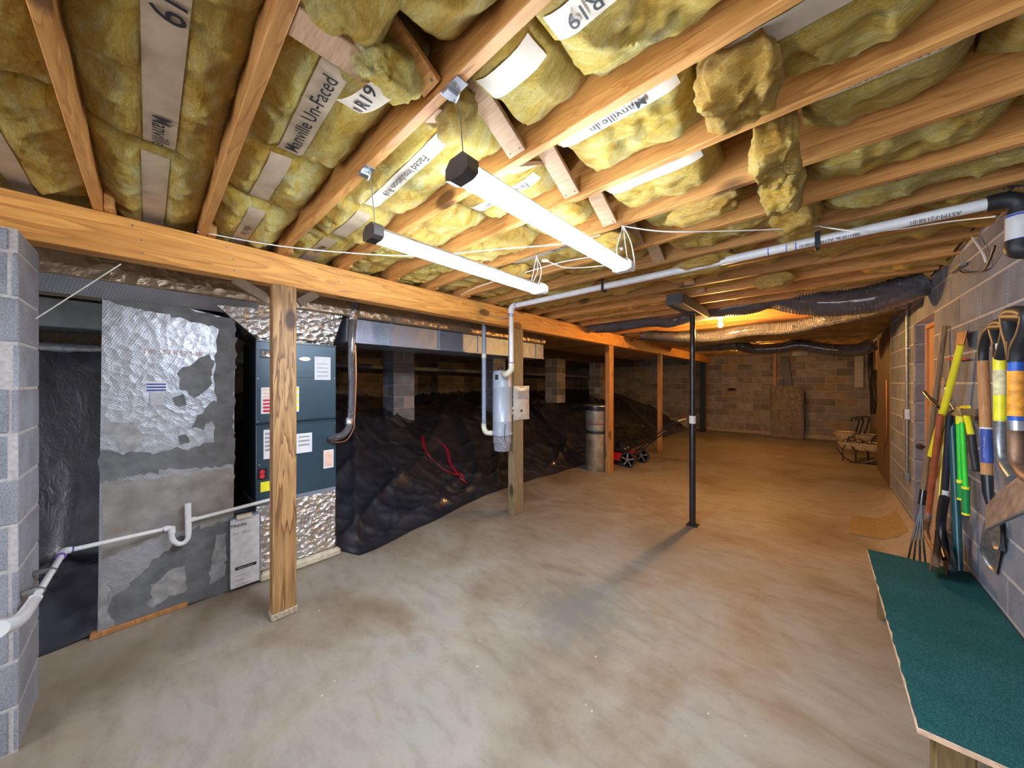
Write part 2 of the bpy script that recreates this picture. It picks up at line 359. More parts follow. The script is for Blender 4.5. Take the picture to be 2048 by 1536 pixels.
# ================================================================ SETTING
XW=.722; YF=13.3; XB=-8.6; ZJ=2.56; ZS=2.80; XR2=1.0; YJ=7.0; Z0=.024; CH=.2032; BL=.406
BX=-2.795
def floor_z(x,y):
    if x<.44: return 0.
    t=min(1,(x-.44)/(.722-.44)); e=1. if y<6.9 else max(0,1-(y-6.9)/.8)
    return .22*t*t*e
def slab_edge(y):
    P=[(-3.5,-3.6),(-.9,-3.5),(-.25,-3.47),(1.28,-3.47),(1.36,-3.27),(1.78,-3.31),(3.28,-3.63),(3.95,-3.66),(5.65,-3.53),(9,-3.5),(13.4,-3.5)]
    for (a,b),(c,d) in zip(P,P[1:]):
        if a<=y<=c: return b+(d-b)*(y-a)/(c-a)
    return -3.5
fb=MB(); ys=[-3.5+i*.2 for i in range(85)]; xs_=[0,.5,1.]
def ffn(i,j):
    y=-3.5+i*(YF+.1+3.5); e=slab_edge(y)
    e-=.45; x=e+(.4-e)*j/.6 if j<.6 else .4+(1.35-.4)*(j-.6)/.4
    return (x,y,floor_z(x,y))
fb.grid(86,26,ffn)
obj('floor',fb,CONC,smooth='all',kind='structure')
obj('ceiling',MB().box(XB-.25,1.4,-3.5,YF+.1,ZS,ZS+.02),SUB,kind='structure')
obj('light_seal_slab',MB().box(XB-.4,2.2,-3.7,YF+.4,-.25,-.06),CONC,kind='structure')  # unseen slab added under everything to stop world light leaking in
_bc={}
def block_mesh(w,h,dp,mat,c=.005):
    k=(round(w,3),round(h,3),dp,mat.name)
    if k not in _bc:
        m=MB(); y=0.
        vs=[(-w/2,dp,0),(w/2,dp,0),(w/2,dp,h),(-w/2,dp,h),(-w/2,c,0),(w/2,c,0),(w/2,c,h),(-w/2,c,h),(-w/2+c,0,c),(w/2-c,0,c),(w/2-c,0,h-c),(-w/2+c,0,h-c)]
        m.add(vs,[(0,1,5,4),(1,2,6,5),(2,3,7,6),(3,0,4,7),(4,5,9,8),(5,6,10,9),(6,7,11,10),(7,4,8,11),(8,9,10,11)])
        me=bpy.data.meshes.new('block'); me.from_pydata(m.v,[],m.f); me.materials.append(mat); _bc[k]=me
    return _bc[k]
def block_wall(parent,a0,a1,z0,z1,place,rot,mat,off=0.,pitch=CH,ln=BL,holes=(),zmin=None,alt=None):
    n=0; r=0; z=z0; j=.011
    while z<z1-.03:
        h=min(pitch,z1-z)-j; o=off+(ln/2 if r%2 else 0); a=a0-((a0-o)%ln)
        while a<a1-.02:
            s=max(a,a0); e=min(a+ln,a1); zc=z+pitch/2; segs=[(s,e)]
            for (h0,h1,hz) in holes:
                ns=[]
                for (p,q) in segs:
                    if zc<hz and q>h0 and p<h1:
                        if p<h0: ns.append((p,h0))
                        if q>h1: ns.append((h1,q))
                    else: ns.append((p,q))
                segs=ns
            for (p,q) in segs:
                if q-p<.04: continue
                if zmin and z+h<zmin((p+q)/2): continue
                m=alt if alt and R0.random()<.07 else mat
                me=block_mesh(q-p-j,h,.05,m); b=bpy.data.objects.new('block',me); COL.objects.link(b); b.parent=parent
                c=place((p+q)/2+j/2,z+j/2); b.location=Vector(c)-ORG[parent.name]; b.rotation_euler=(R0.uniform(-.003,.003),0,rot+R0.uniform(-.004,.004)); n+=1
            a+=ln
        z+=pitch; r+=1
    return n
# right wall with the door opening
DY0,DY1,DZ=4.58,5.46,2.262
wr=MB(); 
wr.box(XW+.003,XW+.2,-3.5,DY0,0,2.6).box(XW+.003,XW+.2,DY1,YJ,0,2.6).box(XW+.003,XW+.2,DY0,DY1,DZ,2.6)
wr=obj('wall_right',wr,MOR,kind='structure')
block_wall(wr,.9,YJ,Z0,2.565,lambda a,z:(XW,a,z),-math.pi/2,BLK,off=3.24+.203+.004,holes=[(DY0,DY1,DZ)])
# bullnose jamb blocks on the far side of the opening (they face the camera)
jb=obj('trim_1',MB().box(XW+.02,XW+.2,DY1-.004,DY1+.02,0,DZ),MOR,kind='structure')
for k in range(11):
    me=block_mesh(.078,CH-.011,.03,BLK,.012); b=bpy.data.objects.new('block',me); COL.objects.link(b); b.parent=jb; b.location=(XW+.04,DY1-.02,Z0+k*CH+.005)
# far wall
FP=.216; FL=.432
wf=obj('wall_far',MB().box(XB-.25,1.35,YF+.004,YF+.2,0,2.8),MORF,kind='structure')
block_wall(wf,-8.4,XR2,.12,2.62,lambda a,z:(a,YF,z),0,BLKF,off=-.1,pitch=FP,ln=FL,zmin=lambda a:(-.1 if a>-3.6 else .35),alt=BLKT)
obj('trim_2',MB().box(-3.5,1.1,YF-.07,YF,-.01,.13,.03),simple('rough_footing',(.34,.27,.19),.95,var=.3,scale=14,bmp=.6,bd=.02),kind='structure')
wb=obj('wall_left',MB().box(XB-.2,XB-.004,-3.6,YF+.1,0,2.85),MORF,kind='structure')
block_wall(wb,1.0,YF,.03+2*CH,2.5,lambda a,z:(XB,a,z),math.pi/2,BLKF,off=.1)
obj('wall_near',MB().box(XB,-3.05,-3.6,-3.4,0,2.8),MORF,kind='structure')
w2=obj('wall_right_rear',MB().box(XR2+.008,XR2+.2,YJ,YF,0,2.7).box(XW,XR2+.2,YJ,YJ+.04,0,2.7),MORF,kind='structure')
block_wall(w2,YJ+.05,YF,.12,2.62,lambda a,z:(XR2,a,z),-math.pi/2,BLKF,off=.2,pitch=FP,ln=FL)
# door in the right wall
dr=obj('door_1',MB().box(XW+.10,XW+.14,DY0+.05,DY1-.05,.03,DZ-.06,.003),DOORM,kind='structure')
obj('door_frame',MB().box(XW+.078,XW+.16,DY1-.05,DY1-.022,0,DZ-.02,.003).box(XW+.078,XW+.16,DY0+.01,DY0+.05,0,DZ-.02,.003).box(XW+.078,XW+.16,DY0+.05,DY1-.05,DZ-.06,DZ-.02,.003),WO,dr)
q=px(1838,884,XW+.10)
obj('door_handle',MB().tube([(XW+.10,DY1-.12,1.0),(XW+.04,DY1-.12,1.0)],.012).lathe([(.0,-.03),(.022,-.02),(.03,0),(.022,.02),(0,.03)],(XW+.03,DY1-.12,1.0),14,(1,0,0)),BLKM,dr,True)
# ---------------------------------------------------------------- crawl-space ground under black plastic
def ground_z(x,y):
    e=slab_edge(y)+.03; d=max(0,e-x)
    t=min(1,d/2.5); h=.98*(t*t*(3-2*t))+.10*min(1,d/1.0)
    h+=.22*min(1,max(0,(d-2.3)/3)) 
    if y<1.3: h=max(h,1.85*min(1,max(0,(-4.1-x)/.35))*min(1,max(0,(.45-y)/.2)))
    h+= .22*math.exp(-((x+4.7)**2/.5+(y-10.2)**2/1.6))
    amp=min(1,d/.25)
    n=noise.noise(Vector((x*1.0,y*.8,1.)))*.15
    wx=x+.22*noise.noise(Vector((x*.8,y*.8,5.))); wy=y+.22*noise.noise(Vector((y*.7,x*.9,9.)))
    for (ax,ay,fr,am,pw,sd) in ((.9,.5,1.5,.085,4,7.),(.35,1.,2.1,.06,5,2.),(1.,-.6,2.8,.045,6,12.),(.6,.9,5.,.022,6,17.),(-.3,1.,7.,.014,5,21.)):
        p=wx*ax+wy*ay; q_=(-wx*ay+wy*ax)*.16
        f=1-abs(noise.noise(Vector((p*fr,q_*fr,sd))))*1.9
        if f>0: n+=am*f**pw
    return max(.004,h+n*amp)
def gfn(i,j):
    y=-3.385+i*(YF+3.38); e=slab_edge(min(y,13.3))+.03+.05*noise.noise(Vector((y*2.3,0,0)))
    if y<1.28 and y>-.2: e-=.02
    k=j**1.5; x=e+(XB+.012-e)*k
    return (x,y,ground_z(x,y)+.006)
gp=obj('plastic_sheeting',MB().grid(560,150,gfn),POLY,smooth='all')
tag(gp,'black polythene vapour barrier draped wrinkled over the earth bank beside the slab','plastic sheet')
def ghit(u,v):
    r=ray(u,v); n=math.sqrt(sum(a*a for a in r)); t=1.
    while t<14:
        p=[r[i]/n*t for i in range(3)]; p[2]+=HC
        if p[0]<slab_edge(p[1]) and p[2]<ground_z(p[0],p[1])+.012: return p
        t+=.02
    return p
# red tape seams on the plastic
for pts in ([(845,872),(852,905),(880,935),(910,950),(935,968)],[(875,882),(893,900),(902,930),(925,958)]):
    P=[ghit(*p) for p in pts]; S=spline(P,5); mb=MB(); vs=[]
    for i,p in enumerate(S):
        for sgn in(-1,1): x,y=p[0]+sgn*.02,p[1]+sgn*.018; vs.append((x,y,max(p[2],ground_z(x,y)+.02)+.004))
    mb.add(vs,[(2*i,2*i+1,2*i+3,2*i+2) for i in range(len(S)-1)])
    one('seam_tape',mb,TAPE,'long bent strip of red tape on the black plastic' if len(pts)==5 else 'shorter strip of red tape closing the pucker in the black plastic','tape')
# ================================================================ FRAMING
def board(mb,x0,x1,y0,y1,z0,z1): return mb.box(x0,x1,y0,y1,z0,z1,.003)
JY=lambda k:-.18+.406*k
jn={0:'brown floor joist above the block pier, leftmost one running up the photo',1:'floor joist with the short end block nailed beside it at the top of the photo',2:'floor joist carrying the near hooks of both shop lights',3:'floor joist meeting the pale diagonal bridging beyond the shop light end',4:'long floor joist with a dark knot, crossing the drooping wads',5:'floor joist with a dark grimy bottom edge',6:'floor joist carrying the white cord hook',7:'floor joist just in front of the white pipe'}
for k in range(-1,33):
    y=JY(k); o=obj('floor_joist',board(MB(),-2.93,.86,y-.019,y+.019,ZJ,ZS-.001),WJ)
    tag(o,jn.get(k,('%s floor joist beyond the white pipe, counting away'%['first','second','third','fourth','fifth','sixth','seventh','eighth','ninth'][k-8] if 7<k<17 else 'far floor joist in the dim row past the flexible ducts') if k>7 else 'floor joist at the top left corner of the photo'),'joist','floor joists over the room')
    if k>=0:
        o=obj('crawl_joist',board(MB(),XB,-2.72,y+.021,y+.058,ZJ,ZS-.001),WJ)
        tag(o,'short lapped end of the crawl space joist beside the leftmost joist on the beam' if k==0 else 'joist continuing over the dark crawl space behind the beam','joist','joists over the crawl space')
# main beam of plies
bm_=thing('support_beam','long built-up pine beam on wooden posts along the slab edge','beam',(BX,5,2.34))
for i in range(3): obj('ply',board(MB(),BX-.04*(i+1)+.001,BX-.04*i,-3.4 ,YF-.02,2.34,ZJ-.002),WB,bm_)
for yy in (1.02,1.08,2.2,3.6,4.9,6.3,-.05,.35):
    for zz in (2.38,2.45,2.52): obj('nail',MB().lathe([(.005,0),(.005,.002)],(BX,yy+R0.uniform(-.03,.03),zz),8,(1,0,0)),IRON,bm_)
# posts
def post(name,x0,x1,y0,y1,z1,mat,label):
    t=thing(name,label,'post',((x0+x1)/2,(y0+y1)/2,0)); obj('timber',MB().box(x0,x1,y0,y1,0,z1,.004),mat,t); return t
P1=post('wooden_post',-2.87,-2.775,.580,.722,2.338,WP,'near golden knotty pine post in front of the air handler')
obj('base_grout',MB().box(-2.877,-2.768,.572,.731,0,.05,.008),simple('dirty_post_foot',(.34,.28,.2),.9,var=.4,scale=60,bmp=.6),P1)
obj('knee_brace',MB().bar((-2.84,.55,2.24),(-2.84,.38,2.335),.03,.06),WD,P1); obj('knee_brace',MB().bar((-2.84,.75,2.24),(-2.84,.87,2.335),.03,.06),WD,P1)
P2=post('wooden_post',-2.895,-2.80,3.07,3.255,2.338,WG,'grey-green weathered post carrying the central vacuum')
P3=post('wooden_post',-2.915,-2.825,5.70,5.86,2.338,WO,'orange-lit post standing against the tall metal can')
P4=post('wooden_post',-2.905,-2.82,8.36,8.47,2.338,WO,'slim post behind the lawn mower handle')
P5=post('wooden_post',-2.98,-2.83,12.6,12.8,2.338,BLKM,'black post at the far end of the beam by the block wall')
# steel column with its short header
col=thing('steel_column','slim black adjustable steel column standing alone on the slab','column',(-1.09,4.28,0))
obj('pole',MB().tube([(-1.09,4.28,.008),(-1.09,4.28,1.27)],.034,18).tube([(-1.09,4.28,1.25),(-1.09,4.28,2.445)],.029,18),BLKM,col,True)
obj('base_plate',MB().box(-1.15,-1.03,4.22,4.34,0,.008,.002),BLKM,col)
obj('sticker',MB().tube([(-1.09,4.28,1.18),(-1.09,4.28,1.27)],.0355,18,False),WHITE,col,True); obj('top_plate',MB().box(-1.16,-1.02,4.18,4.38,2.44,2.448),BLKM,col)
one('header_timber',MB().box(-1.17,-1.01,3.62,4.75,2.449,ZJ-.002,.006),simple('grimy_timber',(.075,.08,.085),.7,var=.3,scale=12),'short dark grimy timber under the joists on the steel column','beam')
# ---------------------------------------------------------------- insulation batts
def batt_fn(x0,x1,y0,y1,seed,drop,edge,st=None):
    def f(s,t,hi=True):
        x=x0+(x1-x0)*s; y=y0+(y1-y0)*t; a=1-abs(2*t-1)**3.2; L=(x1-x0)
        en=min(1,min(s,1-s)*L/.09); en=en*(2-en)
        z=edge-drop*a*(.35+.65*en)+(1-en)*.035
        n=noise.noise(Vector((x*3.2,y*4.5,seed)))*.024+noise.noise(Vector((x*8+y*5,y*9,seed+5)))*.015
        n-=.030*(1-abs(noise.noise(Vector((x*5.2-y*2.6,y*2+x,seed+9)))))**7
        n+=.024*max(0,noise.noise(Vector((x*13,y*11+x*4,seed+3))))
        if hi:
            n+=.010*noise.noise(Vector((x*24,y*30,seed)))+.006*noise.noise(Vector((x*50,y*64,seed+2)))
        if st:
            yc,w,wob=st; g=abs(y-(yc+wob*math.sin(x*2.5)))/(w*.5); q=max(0,min(1,(g-1.)/.9)) if g>1. else 0; q=q*q*(3-2*q)
            z0=edge-drop*.82; z=z*q+(z0+(1-en)*.03)*(1-q); n*=.12+.88*q
        return (x,y,z+n*(.45+.55*a))
    return f
BF={}
def batt(k,x0,x1,seed,drop=.075,edge=2.675,mat=None,res=.022,label=None,group=None,st=None):
    y0=JY(k)+.0195; y1=JY(k+1)-.0195; f=batt_fn(x0,x1,y0,y1,seed,drop,edge,st)
    nx=max(8,int((x1-x0)/res)); ny=max(8,int((y1-y0)/res)); mb=MB().grid(nx,ny,f)
    # sides up to the subfloor so that the batt has its thickness
    mb.add([(x0+.01,y0,ZS-.01),(x1-.01,y0,ZS-.01),(x1-.01,y1,ZS-.01),(x0+.01,y1,ZS-.01)],[])
    n=len(mb.v)-4; e0=[i*ny for i in range(nx)]; e1=[i*ny+ny-1 for i in range(nx)]
    mb.f.append(tuple(e0+[n+1,n])); mb.f.append(tuple(e1[::-1]+[n+3,n+2])); mb.f.append(tuple(list(range(ny))[::-1]+[n,n+3])); mb.f.append(tuple(list(range((nx-1)*ny,nx*ny))+[n+2,n+1])); mb.f.append((n,n+1,n+2,n+3))
    o=obj('insulation_batt',mb,mat or INS,smooth='all'); tag(o,label or 'yellow fibreglass batt pushed between two floor joists','insulation',group or 'fibreglass batts between the near joists')
    o['_b']=0; del o['_b']; BF[o.name]=(x0,x1,y0,y1,f); return o
def strip(o,xa,xb,yc,w,mat,label=None,wob=0.):
    x0,x1,y0,y1,f=BF[o.name]; n=max(6,int((xb-xa)/.03))
    def g(a,b):
        x=xa+(xb-xa)*a; y=yc+(b-.5)*w+wob*math.sin(x*2.5)
        s=(x-x0)/(x1-x0); t=(y-y0)/(y1-y0); z=f(s,t,False)[2]; z=min(z,f(s,t)[2]); return (x,y,z-.004)
    obj('facing_strip',MB().grid(n,7,g),mat,o,'all',label=label)
def batt_text(o,s,xc,yc,size,rev,wob=0.):
    x0,x1,y0,y1,f=BF[o.name]
    def fn(p):
        y=p.y+wob*math.sin(p.x*2.5); a=(p.x-x0)/(x1-x0); b=(y-y0)/(y1-y0); z=min(f(a,b,False)[2],f(a,b)[2]); return Vector((p.x,y,z-.011))
    text_on('lettering',s,size,(xc,yc,2.6),(-1,0,0) if rev else (1,0,0),(0,1,0) if rev else (0,-1,0),INK,o,.0005,fn)
LN={-2:('top left corner beyond the leftmost joist',),-1:('top left, left of the leftmost joist',),0:('between the two leftmost joists',),1:('left of the near light hooks',),2:('right of the near light hooks',),3:('beyond the bright shop light',),4:('in the bay with the drooping wads',)}
bays={-2:[(-3.3,-1.9),(-1.88,-.6)],-1:[(-3.3,-2.0),(-1.98,-.5)],
 0:[(-3.3,-2.05),(-2.03,-.42)],1:[(-3.3,-2.25),(-2.26,-1.72),(-1.70,-.92),(-.84,.1)],
 2:[(-3.3,-2.35),(-2.33,-1.85),(-1.83,-.95),(-.84,-.58),(-.56,.75)],
 3:[(-3.3,-2.5),(-2.48,-1.5),(-1.46,-.95),(-.80,-.30),(-.28,.25),(.27,.85)],
 4:[(-3.3,-2.1),(-2.05,-1.4),(-1.38,-.95),(-.80,-.33),(-.05,.35),(.37,.85)],
 5:[(-3.3,-1.9),(-1.88,-.95),(-.80,-.3),(-.05,.5),(.52,.85)],
 6:[(-2.9,-1.7),(-1.68,-.95),(-.8,-.1),(.0,.85)],7:[(-2.9,-1.6),(-1.5,-.3),(-.25,.4),(.42,.85)],8:[(-2.9,-1.2),(-1.1,-.2),(-.1,.85)],
 9:[(-2.9,-1.5),(-1.4,-.5),(-.4,.85)],10:[(-2.9,-1.),(-.95,.2),(.22,.85)],11:[(-2.9,-.9),(-.8,.85)]}
OD=['first','second','third','fourth','fifth','sixth','seventh','eighth','ninth','tenth','eleventh']
where={-2:'in the top left corner',-1:'left of the leftmost joist',0:'between the two leftmost joists',1:'in the bay left of the light hooks',2:'in the bay right of the light hooks',3:'in the bay over the near light cap',4:'in the highest drooping wad bay',5:'in the bay above the dirty-edged joist'}
nth=['over the beam','next from the beam','third from the beam','fourth from the beam','fifth from the beam','right end']
BT={}
ST={(-1,0):(JY(-1)+.16,.075,0),(0,0):(JY(0)+.20,.085,0),(0,1):(JY(0)+.21,.09,0),(1,0):(JY(1)+.18,.075,0),(1,1):(JY(1)+.17,.08,0),(1,2):(JY(1)+.17,.085,.01),
 (2,2):(JY(2)+.15,.065,.02),(2,1):(JY(2)+.19,.08,0),(2,0):(JY(2)+.19,.08,0),(2,3):(JY(2)+.13,.09,0),(2,4):(JY(2)+.115,.08,0),(3,3):(JY(3)+.085,.07,.0),(3,4):(JY(3)+.11,.08,0),
 (3,2):(JY(3)+.2,.06,0),(4,3):(JY(4)+.10,.07,0),(4,4):(JY(4)+.10,.07,0),(4,5):(JY(4)+.10,.07,0),(5,1):(JY(5)+.12,.07,0),(6,3):(JY(6)+.10,.07,0),(5,4):(JY(5)+.09,.07,0)}
STR={(-1,0):(-3.1,-2.05,KRAFT,[]),(0,0):(-3.25,-2.08,KRAFT,[]),(0,1):(-2.0,-.45,KRAFT,[('Manville',-1.86,.07,True),('R19',-1.2,.10,True)]),
 (1,0):(-3.2,-2.28,KRAFT,[('ville Un',-2.6,.055,True)]),(1,1):(-2.24,-1.74,KRAFT,[]),(1,2):(-1.68,-.96,KRAFT,[('Manville Un-Faced',-1.38,.066,False)]),
 (2,2):(-1.78,-.98,KRW,[('Faced Insulation R19',-1.40,.048,True)]),(2,1):(-2.3,-1.88,KRAFT,[]),(2,0):(-3.2,-2.4,KRAFT,[('Manville',-2.62,.055,True)]),
 (2,3):(-.82,-.6,KRW,[]),(2,4):(-.54,.7,KRW,[('Insulation R19',-.31,.062,True)]),(3,3):(-.78,-.33,KRW,[('Manville In',-.53,.048,True)]),(3,4):(-.25,.2,KRW,[]),
 (3,2):(-1.44,-.98,KRW,[('Faced Insulation',-1.18,.045,True)]),(4,3):(-.78,-.36,KRW,[]),(4,4):(-.03,.33,KRW,[('lation R19',.17,.05,False)]),(4,5):(.38,.84,KRW,[]),
 (5,1):(-1.8,-1.0,KRW,[('Manville Un',-1.3,.055,True)]),(6,3):(.1,.8,KRAFT,[('Insulation R19',.4,.05,True)]),(5,4):(.54,.83,KRW,[])}
for k,segs in bays.items():
    for i,(a,b) in enumerate(segs):
        hi=k<7; dr=.066+R0.uniform(-.015,.02) if k>0 else .06
        m=INS if (k<5 or R0.random()<.5) else INB
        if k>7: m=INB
        lab=('yellow batt %s, %s'%(where[k],nth[i] if i<len(segs)-1 or i<2 else 'rightmost')) if k in where else 'tan dusty batt in the %s bay past the dirty-edged joist, %s'%(OD[k-6],['at the beam','second from the beam','third from the beam','at the right wall'][i])
        BT[(k,i)]=batt(k,a,b,k*3.7+i*1.3,dr,2.675+R0.uniform(-.02,.02),m,(.012 if hi else .03),lab,None if k in where else 'fibreglass batts around the white pipe',ST.get((k,i)))
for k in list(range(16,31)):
    batt(k,-2.9,.85,k*2.1,.10,2.66,IND,.06,'darker brown batt in the far bays beyond the warm bulb','far insulation batts')
# facing strips and their print
for (k,i),(xa,xb,m,txts) in STR.items():
    yc,w,wob=ST[(k,i)]; strip(BT[(k,i)],xa,xb,yc,w,m,None,wob)
    for (tx,xc,sz,rev) in txts: batt_text(BT[(k,i)],tx,xc,yc,sz,rev,wob)
# torn and drooping wads
def wad(c,sx,sy,sz,seed,mat,label,tilt=0.):
    n=26; vs=[];fs=[]
    for i in range(n):
        ph=math.pi*i/(n-1)
        for j in range(2*n):
            th=math.pi*j/n; d=Vector((math.sin(ph)*math.cos(th),math.sin(ph)*math.sin(th),math.cos(ph)))
            r=1+.32*noise.noise(d*1.5+Vector((seed,0,0)))+.14*noise.noise(d*4+Vector((0,seed,0)))+.09*noise.noise(d*10+Vector((seed,seed,0)))
            r+=.03*noise.noise(d*24+Vector((seed,0,seed))); d2=Vector((abs(d.x)**.7*math.copysign(1,d.x),abs(d.y)**.7*math.copysign(1,d.y),abs(d.z)**.85*math.copysign(1,d.z)))
            p=Vector((d2.x*sx*r,d2.y*sy*r,d2.z*sz*r)); p=Matrix.Rotation(tilt,3,'Y')@p; vs.append(Vector(c)+p)
    m=2*n; fs=[(i*m+j,i*m+(j+1)%m,(i+1)*m+(j+1)%m,(i+1)*m+j) for i in range(n-1) for j in range(m)]
    return one('fallen_insulation',MB().add(vs,fs),mat,label,'insulation',None,'all')
wad((-.19,JY(3)+.20,2.59),.11,.14,.11,3.,INB,'largest brown-edged wad of fibreglass drooping between joists at top right')
wad((-.13,JY(4)+.20,2.57),.075,.12,.13,9.,INB,'drooping tan wad of fibreglass below the largest wad')
wad((-.13,JY(5)+.20,2.58),.085,.13,.11,14.,INB,'whitish drooping wad just above the white pipe bay')
wad((-.10,JY(6)+.20,2.59),.10,.13,.09,19.,INB,'lowest drooping wad of fibreglass next to the pipe hanger')
wad((-.99,JY(1)+.25,2.61),.12,.10,.06,23.,INS,'torn flap of yellow fibreglass beside the bridging near the R19 print',.5)
fl=MB().grid(12,5,lambda i,j:(-1.15+.17*i,JY(1)+.22+.075*(j-.5)+.05*i*i,2.565-.03*math.sin(i*3)))
one('printed_flap',fl,KRW,'torn printed paper flap reading R19 under the fibreglass flap','paper'); text_on('lettering','n R19',.055,(-1.065,JY(1)+.235,2.5),(1,0,0),(0,-1,0),INK,bpy.data.objects['printed_flap'],.001,lambda p:Vector((p.x,p.y,2.563-.03*math.sin((p.x+1.15)/.17*3))))
wad((-.80,JY(1)+.08,2.62),.17,.11,.08,27.,INS,'ragged yellow fibreglass tuft hanging over the short block at the top')
wad((-.95,JY(2)+.10,2.60),.08,.06,.08,31.,INS,'small tuft of fibreglass caught on the joist behind the light hook')
wad((-.98,JY(4)+.07,2.57),.10,.08,.06,33.,INB,'loose wad resting by the third pale bridging piece')
wad((-1.0,JY(5)+.15,2.55),.16,.12,.06,37.,INB,'greyish tangled wad above the far end of the bright shop light')
wad((-.45,JY(5)+.10,2.56),.16,.08,.06,41.,INB,'whitish frayed fibreglass hanging below the dirty-edged joist')
wad((-1.9,JY(5)+.2,2.56),.18,.1,.06,43.,INB,'frayed fibreglass tail hanging near the white cord over the left light')
wad((-.65,JY(7)+.2,2.56),.2,.12,.06,47.,INB,'torn fibreglass clump right beside the white pipe run')
wad((-.3,JY(9)+.2,2.54),.12,.12,.07,49.,INB,'yellowish wad bulging down in front of the flexible duct')
# bridging
bl=['top','second','third','fourth']
for k in range(1,10):
    t=thing('cross_bridging',['','short diagonal bridging pair in the bay left of the light hooks','pale bridging pair in the bay just right of the light hook','pale bridging pair between joists above the bright light','pale bridging pair by the loose tan wad'][k] if k<5 else 'bridging pair between the receding joists','bridging',(-.9,JY(k)+.2,ZJ),'bridging between the joists')
    a=JY(k)+.025; b=JY(k+1)-.025
    obj('strut',MB().bar((-.90,a,ZS-.03),(-.90,b,ZJ+.02),.085,.019,(0,0,1),.002),WK if k>1 else WJ,t)
    obj('strut',MB().bar((-.99,a,ZJ+.02),(-.99,b,ZS-.03),.085,.019,(0,0,1),.002),WK,t)
    for s in(-.025,.025): obj('nail',MB().lathe([(.004,0),(.004,.003)],(-.90+s,b-.02,ZJ+.018),6,(0,-.5,-1)),IRON,t)
one('blocking',MB().box(-1.03,-.98,JY(1)+.02,JY(2)-.15,ZJ+.005,ZS-.02,.003).box(-.985,-.93,JY(1)+.021,JY(1)+.28,ZJ+.002,ZJ+.09,.003),WK,'pale short block nailed to the joist at the top centre','blocking')
# ================================================================ LIGHTS
def shop_light(x,y0,z,label,hook):
    t=thing('shop_light',label,'lamp',(x,y0,z)); L=1.22
    obj('housing',MB().prism([(x-.040,y0+.045,z+.013),(x-.022,y0+.045,z+.034),(x+.022,y0+.045,z+.034),(x+.040,y0+.045,z+.013),(x+.004,y0+.045,z+.006),(x-.004,y0+.045,z+.006)],(0,L-.09,0)),STEEL,t)
    for s in(-1,1): obj('tube',MB().tube([(x+s*.028,y0+.05,z-.006),(x+s*.028,y0+L-.05,z-.006)],.0165,16),TUBE,t,True)
    for yy in(y0,y0+L-.045):
        obj('end_cap',MB().prism([(x-.055,yy,z-.018),(x-.055,yy,z+.018),(x-.032,yy,z+.04),(x+.032,yy,z+.04),(x+.055,yy,z+.018),(x+.055,yy,z-.018),(x+.03,yy,z-.028),(x-.03,yy,z-.028)],(0,.045,0)),simple('brown_grey_cap',(.06,.05,.05),.35,bmp=0) if yy==y0 else WHITE,t)
    obj('hanging_wire',MB().tube([(x,y0+.03,z+.04),(x,y0+.01,ZJ-.01)],.0018,6),IRON,t)
    b=thing('hanger_bracket','zinc bracket and hook on the joist over the '+hook,'bracket',(x,y0,ZJ))
    obj('plate',MB().box(x-.045,x+.045,y0-.03,y0+.012,ZJ-.006,ZJ-.001,.001).box(x-.03,x+.0,y0-.032,y0+.014,ZJ-.018,ZJ-.006,.002),STEEL,b)
    obj('hook',MB().tube(spline([(x+.01,y0-.005,ZJ-.005),(x+.025,y0-.005,ZJ-.03),(x+.005,y0-.005,ZJ-.045),(x-.008,y0,ZJ-.03)]),.003,6),STEEL,b)
    obj('wire',MB().tube([(x,y0+L-.06,z+.03),(x,y0+L-.04,ZJ+.05)],.0015,6),IRON,t)
shop_light(-.83,.645,2.315,'bright twin tube shop light, nearer and longer in the photo','nearer shop light')
shop_light(-1.43,.64,2.295,'bright twin tube shop light closer to the beam and posts','shop light near the beam')
# warm bulb, plus an unseen second added for orange light on the far wall
for bp,lab,bw in ((py(1441,650,5.25),'glowing warm bare bulb between the flexible ducts',BULB_W),((-1.1,10.0,2.47),'assumed second warm bulb, added unseen behind the farthest flexible duct',22.)):
  t=thing('light_bulb',lab,'lamp',(bp[0],bp[1],ZJ))
  obj('glass',MB().lathe([(0,-.035),(.018,-.03),(.03,-.012),(.03,.006),(.018,.03),(.012,.045)],bp,16),BULBM,t,True)
  obj('socket',MB().lathe([(.016,.045),(.022,.05),(.03,.085),(.05,ZJ-bp[2]-.001)],bp,16),WHITE,t,True)
  L=bpy.data.lights.new('bulb_glow','POINT'); L.energy=bw; L.color=(1.,.50,.14); L.shadow_soft_size=.05
  lo=bpy.data.objects.new('bulb_glow',L); COL.objects.link(lo); lo.location=(bp[0],bp[1]-.0,bp[2]-.085); lo.parent=None
# ================================================================ DUCTS
def flex(name,pts,r,label,ring=.02):
    S=spline([Vector(p) for p in pts],10); P=[S[0]]
    for a,b in zip(S,S[1:]):
        n=max(1,int((b-a).length/(ring/2)))
        for i in range(1,n+1): P.append(a.lerp(b,i/n))
    rr=[(r if not callable(r) else r(i/len(P)))*(1+.05*math.cos(i*math.pi)+.05*noise.noise(Vector((i*.13,0,0)))) for i in range(len(P))]
    return one(name,MB().tube(P,rr,22),DUCTM,label,'duct',None,'all')
flex('flexible_duct',[py(1165,652,4.95),py(1210,654,4.9),py(1300,641,4.85),py(1340,642,4.85),py(1390,628,4.85),py(1450,616,4.85),py(1500,608,4.85),py(1545,594,4.85),py(1600,603,4.80),py(1660,606,4.75),py(1730,600,4.7),py(1790,585,4.7),py(1835,566,4.75)],lambda t:.088+.045*max(0,min(1,(t-.45)/.3)),'thick black flexible duct slung nearest, below the joists')
